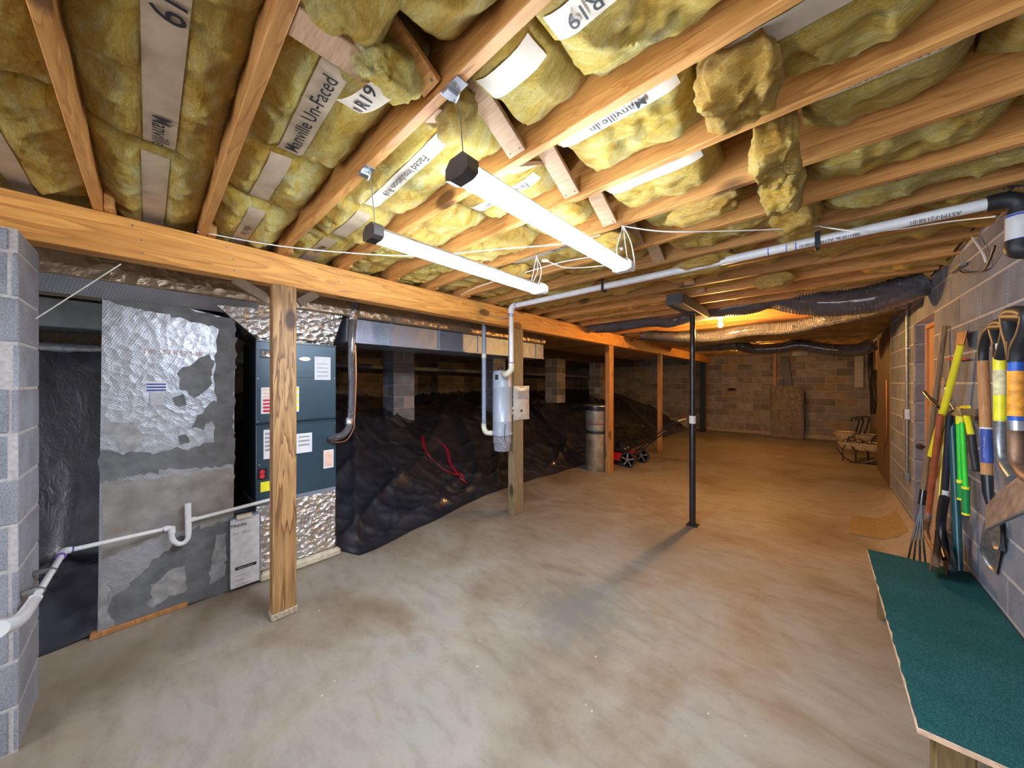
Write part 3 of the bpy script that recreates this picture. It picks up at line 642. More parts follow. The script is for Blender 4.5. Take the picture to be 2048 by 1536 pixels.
flex('flexible_duct',[py(1285,670,6.1),py(1360,674,6.0),py(1430,672,5.95),py(1500,660,5.95),py(1580,655,5.9),py(1650,640,5.8),py(1700,629,5.6),py(1760,612,5.3),py(1800,600,5.0)],.088,'middle black flexible duct just below the warm bulb')
flex('flexible_duct',[py(1385,694,9.2),py(1440,692,9.2),py(1472,690,9.2),py(1510,698,9.2),py(1560,696,9.2),py(1600,690,9.2),py(1660,699,9.2),py(1715,700,9.1),py(1745,688,9.0)],.115,'farthest black flexible duct sagging in front of the far wall')
for (u,v,Y,l) in ((1546,592,4.85,'nearest'),(1472,690,9.2,'farthest')):
    p=py(u,v,Y); one('duct_strap',MB().tube([(p[0],p[1]+.12*math.sin(a),p[2]+.12*math.cos(a)-.01) for a in [i*math.pi/8 for i in range(17)]],.006,6).box(p[0]-.018,p[0]+.018,p[1]-.13,p[1]-.125,p[2]+.08,ZJ+.03),STEEL,'narrow strap holding up the %s flexible duct'%l,'strap')
# foil wrapped trunk over the air handler and bare metal trunk
wdo=obj('wrapped_duct',MB().box(-4.15,-3.3,-1.6,4.4,2.29,ZJ-.004,.01),SHADEFOIL)
obj('lower_flap',MB().prism([(-3.305,-1.5,2.289),(-3.445,-1.5,2.205),(-3.6,-1.5,2.289)],(0,2.1,0)),FSK,wdo,label='silver foil underside of the duct')
tag(wdo,'long foil wrapped duct, shade and reflections painted in brown, running behind and above the beam','duct')
ye=px(1087,718,-3.38)[1]
tr=thing('metal_trunk_duct','bare galvanised trunk duct running right from the air handler plenum','duct',(-3.6,2.8,2.05))
obj('panel',MB().box(-3.95,-3.38,1.30,ye,2.054,2.285,.004),GALV,tr)
for i in range(5): yy=1.75+i*.62; obj('drive_cleat',MB().box(-3.386,-3.368,yy,yy+.02,2.052,2.287,.002).box(-3.95,-3.37,yy,yy+.02,2.042,2.054,.002),GALV,tr)
obj('rusty_flange',MB().box(-3.384,-3.366,1.3,ye,2.046,2.06),GALV,tr)
tag(obj('branch_duct',MB().box(-4.65,-4.2,-1.3,-.23,2.07,2.285,.006),simple('dull_duct_metal',(.12,.13,.13),.5,.4,var=.3,scale=8)),'dull metal duct in the dark above the gap left of the return panel','duct')
tag(obj('branch_pipe',MB().tube([(-4.5,-1.5,1.93),(-4.5,-.1,1.93)],.045,14),IRON,smooth=True),'grey pipe crossing the dark gap beside the return panel','pipe')
# ================================================================ RETURN PLENUM
XP=-3.45
A=px(205,572,XP);B=px(470,640,XP);C=px(466,1184,XP);D=px(195,1268,XP)
rp=thing('return_plenum','tall silver foil return plenum smeared with grey mastic beside the block pier','duct',((A[0]-.3),(A[1]+B[1])/2,0))
D=(XP,D[1],.035);C=(XP,C[1],.035)
obj('panel',MB().prism([A,B,C,D],(-.62,0,0)),FSK,rp)
obj('sill_strip',MB().box(XP-.6,XP+.02,D[1]-.03,D[1]+.42,0.001,.034,.003),WO,rp)
def ragged(pts,amp=6,seed=0,n=5):
    out=[]
    for i in range(len(pts)):
        a=pts[i];b=pts[(i+1)%len(pts)]
        L=math.hypot(b[0]-a[0],b[1]-a[1]); m=max(1,int(L/9))
        for k in range(m):
            t=k/m; e=0 if k==0 else 1
            out.append((a[0]+(b[0]-a[0])*t+e*amp*noise.noise(Vector((i*9+k*1.7,seed,0))),a[1]+(b[1]-a[1])*t+e*amp*noise.noise(Vector((seed,i*9+k*1.7,3)))))
    return out
def patch(pts,mat,off,seed,amp=7): 
    q=[px(u,v,XP+off) for u,v in ragged(pts,amp*2.2,seed)]
    obj('mastic_smear',MB().prism(q,(-off+.0005,0,0)),mat,rp)
patch([(205,573),(470,641),(470,668),(435,657),(400,646),(340,628),(290,622),(207,600)],MAST,.004,1,4)
patch([(438,655),(470,662),(469,925),(452,915),(432,900),(428,860),(434,800),(428,760)],MAST,.0045,2,5)
patch([(200,902),(300,905),(400,892),(469,880),(469,928),(400,938),(330,940),(260,952),(200,968)],MAST,.005,3,6)
patch([(358,742),(380,732),(418,708),(430,722),(418,775),(400,790),(378,790),(358,770)],MAST,.0042,4,5)
patch([(345,795),(368,788),(373,810),(350,810)],MAST,.004,5,4)
patch([(428,800),(440,815),(408,860),(383,855),(395,830)],MAST,.0042,6,5)
patch([(356,872),(372,868),(380,885),(360,890)],MAST,.004,7,3)
patch([(206,848),(270,846),(290,872),(265,905),(240,905),(238,870),(206,868)],MASTL,.003,8,6)
patch([(466,1040),(466,1183),(230,1268),(222,1205),(300,1130),(345,1090),(385,1060),(430,1048)],MAST,.004,9,9)
patch([(432,1070),(455,1066),(450,1150),(418,1170),(425,1110)],MASTL,.006,10,6)
patch([(300,1170),(370,1130),(375,1180),(300,1215)],MASTL,.006,11,8)
patch([(198,1178),(215,1165),(218,1268),(198,1268)],MASTL,.004,12,5)
patch([(205,968),(466,936),(466,1048),(345,1062),(204,1120)],simple('dull_foil',(.33,.315,.30),.42,.5,var=.25,scale=9,bmp=.3),.0015,13,4)
for i in range(12): pass
def plate(name,u0,v0,u1,v1,X,mat,parent,th=.002,lab=None):
    a=px(u0,v0,X);b=px(u1,v1,X); return obj(name,MB().box(X-.0005,X+th,a[1],b[1],min(a[2],b[2]),max(a[2],b[2])),mat,parent,label=lab)
plate('label',292,763,333,784,XP+.002,WHITE,rp)
for v in(767,773,779): plate('label_stripe',293,v,332,v+3,XP+.0045,BLUEP,rp,.001)
plate('test_port_cover',300,784,328,810,XP+.002,STEEL,rp,.008)
c=px(350,705,XP+.003); text_on('lettering','UL 723 K75-F3K',.045,c,(0,1,0),(0,0,-1),simple('faded_orange_print',(.45,.2,.12),.6,bmp=0),rp)
c=px(240,1062,XP+.003); text_on('lettering','dp E',.045,c,(0,1,0),(0,0,-1),simple('faded_print',(.40,.22,.15),.6,bmp=0),rp)
# air cleaner box
XA=-3.38
t=thing('air_cleaner','white media air cleaner cabinet on the floor beside the foil plenum','air cleaner',(XA-.1,.53,.0))
a=px(462,1042,XA); b=px(519,1030,XA)
obj('housing',MB().box(XA-.25,XA-.012,a[1],b[1]+.01,.03,a[2]+.01,.004),GALV,t); obj('cover',MB().box(XA-.012,XA,a[1]-.003,b[1],.035,a[2],.003),simple('off_white_cover',(.60,.62,.65),.4,bmp=0),t)
yc=(a[1]+b[1])/2; zt=a[2]
obj('handle',MB().box(XA-.02,XA+.022,yc-.055,yc+.04,zt+.0,zt+.03,.004),PVCC,t)
text_on('lettering','TRION',.032,(XA+.0015,yc-.045,zt-.05),(0,1,0),(0,0,1),INK,t,.0006)
text_on('lettering','Air Bear',.036,(XA+.0015,yc-.02,zt-.11),(0,1,0),(0,.25,1),GREYT,t)
obj('badge',MB().box(XA,XA+.001,a[1]+.025,b[1]-.02,zt-.40,zt-.375),INK,t); text_on('lettering','Media Air Cleaner',.013,(XA+.0025,yc,zt-.388),(0,1,0),(0,0,1),WHITE,t)
for i,wd in enumerate((.07,.06,.10)): obj('text_line',MB().box(XA,XA+.001,a[1]+.025,a[1]+.025+wd,zt-.45-i*.035,zt-.446-i*.035),GREYT,t)
# air handler on its foil covered stand
XU=-3.43; uy0=px(512,900,XU)[1]; uy1=px(672,900,XU)[1]; uz0=.655; uz1=2.01; zm=px(600,843,XU)[2]
st=thing('foil_stand','crinkled foil covered return box under the air handler','stand',(XU-.28,(uy0+uy1)/2,.07))
obj('box',MB().box(XU-.55,XU+.005,uy0,uy1+.0,.075,.62,.01),FOIL,st); obj('flange',MB().box(XU-.55,XU-.002,uy0,uy1,.62,uz0-.001,.003),GALV,st)
for yy,l in ((uy0+.02,1),(uy1-.02,2)): pass
one('wood_sleeper',MB().box(XU-.02,XU+.055,uy0+.02,uy1+.03,0,.074,.02),simple('pale_sleeper',(.52,.46,.34),.8,var=.2,scale=20),'pale rounded sleeper on the floor along the foil box','sleeper')
one('wood_sleeper',MB().box(XU-.55,XU-.45,uy0+.02,uy1+.03,0,.074,.02),WD,'rear sleeper hidden under the back of the foil box','sleeper')
ah=thing('air_handler','slate blue upright air handler cabinet behind the near post','air handler',(XU-.28,(uy0+uy1)/2,uz0))
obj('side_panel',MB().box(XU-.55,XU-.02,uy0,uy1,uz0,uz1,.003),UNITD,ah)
up=obj('upper_door',MB().box(XU-.02,XU,uy0,uy1,zm+.006,uz1-.012,.004),UNIT,ah); lw=obj('lower_door',MB().box(XU-.02,XU,uy0,uy1,uz0+.0,zm-.006,.004),UNIT,ah)
obj('top_rim',MB().box(XU-.56,XU+.006,uy0-.004,uy1+.004,uz1-.014,uz1,.002),BLKM,ah)
obj('seam_rail',MB().box(XU-.001,XU+.006,uy0+.03,uy1-.01,zm-.02,zm-.014,.002).box(XU-.001,XU+.006,uy0+.03,uy1-.01,zm+.018,zm+.024,.002),UNIT,lw)
obj('rating_window',MB().box(XU-.001,XU+.012,uy0+.03,uy0+.20,1.86,1.93,.006),BLKM,up); obj('window_foil',MB().box(XU,XU+.014,uy0+.042,uy0+.19,1.87,1.92,.004),FOIL,up)
plate('warning_label',522,775,558,826,XU,WHITE,up)
for i in range(7): plate('label_line',526,778+i*7,556,781+i*7,XU+.002,PEACH if i<3 else RED,up,.001)
plate('caution_label',570,773,598,823,XU,WHITE,up)
for i in range(4): plate('label_line',590,776+i*12,597,783+i*12,XU+.002,YEL,up,.001)
plate('wiring_sheet',629,713,661,760,XU,WHITE,up)
for i in range(4): plate('text_line',634,727+i*8,656,729+i*8,XU+.002,GREYT,up,.001)
c=px(610,718,XU+.001); obj('brand_badge',MB().lathe([(.038,0),(.038,.004),(.03,.006)],(0,0,0),24,(1,0,0)),STEEL,up); bb=bpy.data.objects['brand_badge']; bb.scale=(1,1.25,.55); bb.location=Vector(c)-ORG[up.name]
for v in c,: 
    bb.data.transform(Matrix.Translation(ORG[up.name]))
obj('knockout_plate',MB().box(XU,XU+.004,px(590,760,XU)[1],px(625,760,XU)[1],1.70,1.745,.002),UNIT,up)
plate('spec_label',527,860,548,916,XU,WHITE,lw); [plate('text_line',530,866+i*8,546,869+i*8,XU+.002,GREYT,lw,.001) for i in range(5)]
plate('diagram_sheet',592,868,624,903,XU,WHITE,lw); [plate('text_line',597,873+i*8,619,874+i*8,XU+.002,GREYT,lw,.001) for i in range(3)]
plate('hazard_label',647,901,667,934,XU,WHITE,lw); [plate('label_line',649,904+i*6,665,907+i*6,XU+.002,PEACH,lw,.001) for i in range(5)]
plate('yellow_label',521,965,545,980,XU,YEL,lw)
a=px(524,948,XU); obj('breaker_cutout',MB().box(XU,XU+.004,a[1]-.035,a[1]+.035,a[2]-.045,a[2]+.045,.003),BLKM,lw)
obj('breaker_switch',MB().lathe([(.018,0),(.018,.01)],(XU+.004,a[1],a[2]+.018),14,(1,0,0)).lathe([(.018,0),(.018,.01)],(XU+.004,a[1],a[2]-.018),14,(1,0,0)),RED,lw)
a=px(661,877,XU); obj('pipe_collar',MB().lathe([(.035,0),(.035,.02),(.02,.03)],a,16,(1,0,0)),BLK_,lw)
for (u,v) in((516,757),(669,757),(516,843),(670,845),(519,930)):
    q=px(u,v,XU); obj('screw',MB().lathe([(.005,0),(.005,.003)],q,8,(1,0,0)),STEEL,up)
# supply plenum over it
pl=thing('supply_plenum','bright crinkled foil plenum joining the air handler to the wrapped duct','duct',(XU-.3,.9,uz1))
q0=[(XU-.5,uy0+.02,uz1+.002),(XU-.02,uy0+.02,uz1+.002),(XU-.02,uy1-.02,uz1+.002),(XU-.5,uy1-.02,uz1+.002)]
q1=[(XU-.6,uy0-.35,2.288),(XU+.06,uy0-.30,2.288),(XU+.08,uy1+.03,2.288),(XU-.6,uy1+.05,2.288)]
def rumple(q0,q1,n=26,amp=.018):
    mb=MB(); 
    for s in range(4):
        a0,a1,b0,b1=[Vector(p) for p in (q0[s],q0[(s+1)%4],q1[s],q1[(s+1)%4])]
        nn=(a1-a0).cross(b0-a0).normalized()
        def f(i,j):
            p=a0.lerp(a1,i).lerp(b0.lerp(b1,i),j); e=min(1,8*min(i,1-i,j,1-j)); return p+nn*amp*e*(noise.noise(p*14)+.6*noise.noise(p*34))
        mb.grid(n,n,f)
    return mb
obj('foil_wrap',rumple(q0,q1),FOIL,pl,'all')
# refrigerant lines
t=thing('refrigerant_line','black insulated refrigerant pipe dropping from the duct to the air handler','pipe',(-3.35,1.36,1.1))
Pp=[px(714,600,-3.28),px(707,640,-3.30),px(703,700,-3.30),px(704,780,-3.30),px(700,845,-3.30),px(690,866,-3.31),px(678,873,-3.33),px(662,876,-3.42)]
obj('insulation_sleeve',MB().tube(spline(Pp,8),[.033+.003*noise.noise(Vector((i*.7,0,0))) for i in range(8*7+1)],14),DUCTM,t,'all')
obj('foil_tape',MB().tube([px(707,622,-3.295),px(706,640,-3.295)],.038,14).tube([px(700,836,-3.295),px(698,848,-3.30)],.037,14),FOIL,t,True)
obj('copper_line',MB().tube(spline([px(711,690,-3.27),px(712,760,-3.26),px(709,840,-3.26),px(706,860,-3.27),px(690,882,-3.30),px(660,884,-3.42)],8),.005,8),COPP,t,True)
# ================================================================ BLOCK PIERS
def pier(x0,y0,z0,z1,label,mat,split='y',cap=False,w=.406,twin=False,cut=None):
    t=thing('block_pier',label,'pier',(x0+w/2,y0+w/2,z0)); j=.010
    obj('mortar_core',MB().box(x0+.003,x0+w-.003,y0+.003,y0+w-.003,z0,z1),MOR,t)
    z=z0; r=0
    while z<z1-.02:
        h=min(CH,z1-z)-j; alt=(r%2==0) if twin else (split=='y')
        for s in(0,1):
            g=.007; dx=R0.uniform(-.004,.004)
            if cut and r%4!=1: cc=w-cut; b=(x0+dx,x0+w+dx,y0+(cc+g)*s,y0+(w if s else cc))
            elif cut: b=(x0+dx,x0+w+dx,y0+(.2)*s,y0+(w if s else .19))
            elif alt: b=(x0+dx,x0+w+dx,y0+s*(w/2)+g*s,y0+(s+1)*w/2-g*(1-s))
            else: b=(x0+s*w/2+g*s,x0+(s+1)*w/2-g*(1-s),y0+dx,y0+w+dx)
            obj('block',MB().box(b[0],b[1],b[2],b[3],z+j/2,z+j/2+h,.005),mat,t)
        z+=CH; r+=1
    return t
pier(-3.048,-.80,0,2.338,'large grey concrete block pier at the left edge under the beam',BLKP,cut=.026)
pier(-5.85,2.88,.80,ZJ-.24,'free standing block pier in the crawl space behind the sheeting',BLKP,twin=True)
pier(-5.85,5.28,.9,ZJ-.24,'block pier hidden mostly behind the vacuum canister',BLKP,twin=True)
pier(-5.72,7.6,1.1,ZJ-.24,'dim block pier between the weathered post and the orange post',BLKF,twin=True)
pier(-5.75,10.1,1.1,ZJ-.24,'dim far block pier just left of the orange post',BLKF,twin=True)
one('crawl_girder',MB().box(-5.75,-5.5,2.2,13.2,ZJ-.238,ZJ-.002,.004),WD,'dark girder resting on the crawl space piers','beam')
one('waste_pipe',MB().tube([(-7.6,1.0,2.05),(-7.6,YF-.1,1.93)],.055,14),PVCG,'long pale drain pipe crossing the crawl space','pipe','crawl pipes',True)
# string and condensate line
one('string',MB().tube([py(72,637,-.38),px(242,528,BX+.004)],.003,6),CORDW,'taut pale string from the block pier up to the beam','string')
cn=thing('condensate_line','white plastic drain line with a trap running past the return panel to the pier','pipe',(-3.38,.1,.7))
XC=-3.385; r=.0135
p_u=px(545,998,XC); p_t=px(376,1042,XC); p_a=px(332,1059,XC); e1=py(128,1103,-.33); e2=py(66,1204,-.345); e3=py(38,1240,-.30); e4=py(-10,1262,-.24)
obj('pipe',MB().tube([p_u,p_t],r,14).tube([px(330,1058,XC),e1],r,14).tube([e1,e2],r,14),PVC,cn,True)
obj('tee',MB().tube([px(376,1007,XC+.003),px(377,1068,XC+.003)],r*1.35,14).tube([px(372,1043,XC+.003),px(392,1037,XC+.003)],r*1.3,14),PVC,cn,True)
obj('trap',MB().tube(spline([px(377,1060,XC+.004),px(376,1076,XC+.004),px(367,1086,XC+.004),px(355,1087,XC+.004),px(345,1078,XC+.004),px(343,1062,XC+.004),px(340,1056,XC+.004),px(332,1057,XC+.004)],6),r*1.15,14),PVC,cn,True)
obj('trap_collar',MB().tube([px(343,1054,XC+.004),px(344,1066,XC+.004)],r*1.45,14).tube([px(327,1059,XC+.004),px(337,1056,XC+.004)],r*1.4,14),PVC,cn,True)
obj('elbow',MB().tube(spline([Vector(e1).lerp(Vector(p_a),.06),e1,Vector(e1).lerp(Vector(e2),.12)],6),r*1.4,14),PVC,cn,True)
obj('sweep_elbow',MB().tube(spline([Vector(e1).lerp(Vector(e2),.93),e2,e3,e4],6),r*1.5,14),PVC,cn,True)
for a_,b_ in ((Vector(e1).lerp(Vector(p_a),.06),Vector(e1).lerp(Vector(p_a),.068)),(Vector(e1).lerp(Vector(e2),.12),Vector(e1).lerp(Vector(e2),.14)),(px(326,1060,XC+.004),px(328,1059.5,XC+.004))): obj('primer_ring',MB().tube([a_,b_],r*1.45,14),PURP,cn,True)
for f in(.45,.82):
    c=Vector(e1).lerp(Vector(e2),f); obj('clamp',MB().tube([c,c+(Vector(e2)-Vector(e1)).normalized()*.012],r*1.3,14).box(c.x-.012,c.x+.012,-.393,c.y,c.z,c.z+.02,.002),IRON,cn,True)
# ================================================================ CENTRAL VACUUM
vc=thing('central_vacuum','grey cylindrical central vacuum canister hung on the weathered post','vacuum cleaner',(-2.86,2.93,.83)); c=(-2.865,2.935)
obj('canister',MB().lathe([(.0,1.80),(.10,1.80),(.118,1.77),(.118,1.62),(.121,1.615),(.121,1.60),(.118,1.595),(.118,1.20),(.121,1.195),(.121,1.18),(.118,1.17),(.118,1.05),(.126,1.04),(.126,1.02),(.112,1.015)],(c[0],c[1],0),30),VACB,vc,True)
obj('dust_bin',MB().lathe([(.114,1.02),(.110,.93),(.113,.925),(.105,.91),(.098,.83),(.08,.82),(0,.82)],(c[0],c[1],0),30),VACD,vc,True)
obj('lid_latch',MB().tube(spline([(c[0]-.06,c[1]-.02,1.80),(c[0]-.02,c[1]-.04,1.835),(c[0]+.04,c[1]-.04,1.83),(c[0]+.07,c[1]-.03,1.80)]),.006,8),BLK_,vc,True)
obj('badge',MB().box(-.02,.02,-.003,.003,-.03,.03),INK,vc); b=bpy.data.objects['badge.001'] if 'badge.001' in bpy.data.objects else bpy.data.objects['badge']
d=Vector((-c[0]*1.,-c[1],0)).normalized(); pb=Vector((c[0],c[1],1.72))+Matrix.Rotation(-.6,3,'Z')@d*.119
b.data.transform(Matrix.Translation(ORG[vc.name])); b.location=pb-ORG[vc.name]; b.rotation_euler=(0,0,math.atan2(d.y,d.x)-.6+math.pi/2)
# discharge pipe
HY=2.81;HZ=2.525;VX=-2.60
dp=thing('vent_pipe','long white plastic pipe hung under the joists from the vacuum to the right wall','pipe',(VX,HY,1.77))
zb=1.80; gx=py(1985,405,HY)[0]
obj('pipe',MB().tube([(VX+.05,HY,HZ),(gx,HY,HZ+.01)],.0285,18).tube([(VX,HY,HZ-.06),(VX,HY,zb+.04)],.026,18),PVC,dp,True)
obj('elbow',MB().tube(spline([(VX,HY,HZ-.08),(VX,HY,HZ-.03),(VX+.03,HY,HZ),(VX+.08,HY,HZ)],6),.033,18),PVC,dp,True)
obj('inlet_elbow',MB().tube(spline([(VX,HY,zb+.08),(VX-.005,HY,zb+.0),(VX-.07,HY-.01,zb-.05),(VX-.14,HY+.02,zb-.04),(VX-.18,HY+.05,zb-.035)],6),.033,16),PVCC,dp,True)
for a_,b_ in (((VX+.078,HY,HZ),(VX+.084,HY,HZ)),((VX,HY,HZ-.085),(VX,HY,HZ-.09)),((VX,HY,zb+.075),(VX,HY,zb+.085))): obj('primer_ring',MB().tube([a_,b_],.0336,16),PURP,dp,True)
obj('pipe_clamp',MB().tube([(VX,HY,2.405),(VX,HY,2.425)],.031,16).box(BX,VX-.02,HY-.012,HY+.012,2.405,2.425),STEEL,dp,True)
for u in(1536,1572,1591): q=py(u,500,HY)[0]; obj('blue_mark',MB().tube([(q,HY,HZ+.006),(q+.005,HY,HZ+.006)],.0292,16,False),PBLUE,dp,True)
obj('coupling',MB().tube([(py(1574,1,HY)[0],HY,HZ+.006),(py(1590,1,HY)[0],HY,HZ+.006)],.0295,16),PVCC,dp,True)
for xx,s,sz in ((.44,'ASTM-F2158-01',.026),(.12,'08H10F36',.024),(-.02,'ASTM-F2158-01',.024)):
    text_on('lettering',s,sz,(xx,HY-.0265,HZ-.012),(-1,0,0),(0,.35,-1),INK,dp)
for u,s in((1635,1),(1208,2)):
    x=py(u,480,HY)[0]; o=one('pipe_strap',MB().box(x-.012,x+.012,HY-.033,HY-.03,HZ-.04,ZJ+.07,.001).box(x-.012,x+.012,HY-.033,HY+.033,HZ-.043,HZ-.038,.001).box(x-.012,x+.012,HY+.03,HY+.033,HZ-.04,ZJ,.001),BLK_,'black hanger strap around the white pipe '+('near the blue marks' if s==1 else 'near the shop light ends'),'strap')
# muffler at the wall
q=py(2010,440,HY); mf=thing('exhaust_muffler','white and black exhaust muffler hanging at the right wall end of the pipe','muffler',(gx+.06,HY,2.3))
mx=gx+.075; 
obj('rubber_elbow',MB().tube(spline([(gx-.02,HY,HZ+.01),(gx+.035,HY,HZ+.01),(mx,HY,HZ-.02),(mx,HY,HZ-.075)],6),.038,18),BLK_,mf,True)
obj('silencer',MB().tube([(mx,HY,HZ-.07),(mx,HY,HZ-.20)],.040,20),PVC,mf,True); obj('blue_band',MB().tube([(mx,HY,HZ-.072),(mx,HY,HZ-.082)],.0405,20,False).tube([(mx,HY,HZ-.19),(mx,HY,HZ-.20)],.0405,20,False),PBLUE,mf,True)
obj('rubber_cap',MB().tube(spline([(mx,HY,HZ-.195),(mx,HY,HZ-.235),(mx+.03,HY+.0,HZ-.245),(mx+.075,HY,HZ-.245)],6),.043,18).tube([(mx+.07,HY,HZ-.245),(XW+.01,HY,HZ-.245)],.036,16),BLK_,mf,True)
# intake pipe left of canister
ip=thing('intake_pipe','grey pipe rising beside the vacuum canister into the dark joists','pipe',(-2.98,2.78,1.2)); X0=-3.08
a=px(968,855,X0);b_=px(967,655,X0)
obj('pipe',MB().tube([a,(a[0],a[1],2.45)],.027,16),PVCG,ip,True); obj('coupling',MB().tube([px(968,708,X0),px(968,716,X0)],.031,16),PVCC,ip,True)
obj('elbow',MB().tube(spline([(a[0],a[1],a[2]+.05),a,(a[0]+.04,a[1],a[2]-.055),(a[0]+.10,a[1]+.05,a[2]-.065),(c[0]-.1,c[1]-.03,a[2]-.065)],6),.032,16),PVCC,ip,True)
# outlet, cord, paper bag cover
t=thing('power_outlet','small metal outlet box on the side of the weathered post','outlet',(-2.80,3.06,1.3)); q=(-2.815,3.035)
obj('box',MB().box(-2.83,-2.79,3.02,3.068,1.25,1.36,.003),STEEL,t); obj('socket_face',MB().lathe([(.014,0),(.014,.004)],(-2.79,3.044,1.34),12,(1,0,0)).lathe([(.014,0),(.014,.004)],(-2.79,3.044,1.28),12,(1,0,0)),WHITE,t)
obj('conduit',MB().tube([(-2.81,3.05,1.36),(-2.81,3.05,2.34)],.008,10),IRON,t,True)
one('appliance_flex',MB().tube(spline([(-2.785,3.044,1.28),(-2.78,3.0,1.26),(-2.76,2.88,1.15),(-2.76,2.87,.98),(-2.78,2.95,.9),(-2.795,3.05,.80)],8),.004,8),BLK_,'black power cord looping from the outlet in front of the canister','cord',None,True)
t=thing('instruction_bag','cloudy plastic bag with printed papers pinned on the weathered post','bag',(-2.79,3.18,1.25))
a=px(1028,772,-2.78); b=px(1057,838,-2.78)
def bagf(i,j): 
    y=a[1]+(b[1]-a[1]+.02)*i; z=b[2]+(a[2]-b[2])*j; return (-2.785+.03*math.sin(math.pi*i)*math.sin(math.pi*j)**.5+.006*noise.noise(Vector((y*30,z*20,0))),y,z)
obj('plastic_sleeve',MB().grid(14,20,bagf).grid(2,2,lambda i,j:(-2.797,a[1]+(b[1]-a[1]+.02)*i,b[2]+(a[2]-b[2])*j)),simple('milky_plastic',(.50,.49,.46),.35,var=.15,scale=12,bmp=.4),t,'all')
obj('printed_panel',MB().box(-2.757,-2.753,a[1]+.05,b[1]-.02,a[2]-.16,a[2]-.06),GREYT,t); obj('emblem',MB().lathe([(.016,0),(.016,.003),(.010,.004)],(-2.754,a[1]+.11,b[2]+.12),16,(1,0,0)),INK,t)
# ================================================================ METAL CAN
t=thing('metal_can','tall two-tone metal can with a black rimmed lid behind the orange post','can',(-3.12,5.82,0)); c=(-3.14,5.80,0)
obj('drum',MB().lathe([(.20,0),(.205,.02),(.205,.68),(.198,.70),(.198,.74)],c,28),simple('stained_drum',(.25,.21,.15),.5,.4,var=.4,scale=6,bmp=.2),t,True)
obj('rubber_band',MB().lathe([(.207,.70),(.207,.745),(.195,.75)],c,28),BLK_,t,True)
obj('upper_can',MB().lathe([(.19,.745),(.20,.80),(.205,.86),(.19,.87),(.205,.90),(.21,1.10),(.215,1.13),(.195,1.14)],c,28),simple('dull_zinc',(.36,.36,.33),.4,.6,var=.25,scale=8),t,True)
obj('lid',MB().lathe([(.20,1.13),(.245,1.14),(.25,1.18),(.25,1.215),(.235,1.22),(0,1.235)],c,28),BLKM,t,True)
obj('lid_top',MB().lathe([(.252,1.218),(.25,1.226),(.1,1.24),(0,1.242)],c,28),STEEL,t,True)
obj('red_stripe',MB().lathe([(.2085,.88),(.2095,.895)],c,28),TAPE,t,True)
# ================================================================ LAWN MOWER
t=thing('lawn_mower','red push lawn mower with black engine parked behind the orange post','mower',(-2.95,6.6,0))
obj('deck',MB().prism([(-3.35,6.40,.10),(-3.25,6.34,.10),(-2.82,6.36,.10),(-2.76,6.45,.10),(-2.76,6.78,.10),(-2.85,6.88,.10),(-3.25,6.86,.10),(-3.35,6.78,.10)],(0,0,.13)),RED,t)
obj('engine',MB().box(-3.16,-2.86,6.48,6.76,.23,.36,.03).lathe([(.12,.36),(.125,.42),(.09,.45),(0,.46)],(-3.01,6.62,0),20),BLKM,t,True)
def wheel(x,y,r):
    w=obj('wheel',MB().lathe([(r*.78,-.022),(r,-.02),(r,.02),(r*.78,.022),(r*.78,-.022)],(x,y,r),28,(0,1,0)),BLK_,t,True)
    obj('hub',MB().lathe([(.025,-.025),(.025,.025)],(x,y,r),12,(0,1,0)),IRON,w)
    for i in range(5):
        a=i*2*math.pi/5+.3; obj('spoke',MB().bar((x,y-.012,r),(x+math.cos(a)*r*.8,y-.012,r+math.sin(a)*r*.8),.022,.02,(0,1,0)),simple('pale_spoke',(.45,.44,.4),.5,bmp=0),w)
    obj('rim',MB().lathe([(r*.70,-.02),(r*.79,-.021),(r*.79,.021),(r*.70,.02),(r*.70,-.02)],(x,y,r),24,(0,1,0)),STEEL,w,True)
wheel(-2.76,6.34,.15);wheel(-2.72,6.92,.15);wheel(-3.28,6.34,.09);wheel(-3.28,6.90,.09)
for yy in(6.42,6.82): obj('handle_bar',MB().tube(spline([(-2.80,yy,.2),(-2.65,yy,.30),(-2.2,yy,.72),(-1.95,yy,.93),(-1.86,yy,.97)],5),.012,10),BLKM,t,True)
obj('handle_grip',MB().tube([(-1.86,6.41,.97),(-1.86,6.83,.97)],.014,10).tube([(-2.2,6.42,.72),(-2.2,6.82,.72)],.009,8),STEEL,t,True)
obj('collection_flap',MB().bar((-2.82,6.62,.12),(-2.62,6.62,.30),.36,.015,(0,0,1)),BLK_,t)
obj('throttle_cable',MB().tube(spline([(-2.95,6.6,.4),(-2.6,6.5,.5),(-2.25,6.43,.75),(-2.0,6.42,.93)]),.004,6),BLK_,t,True)
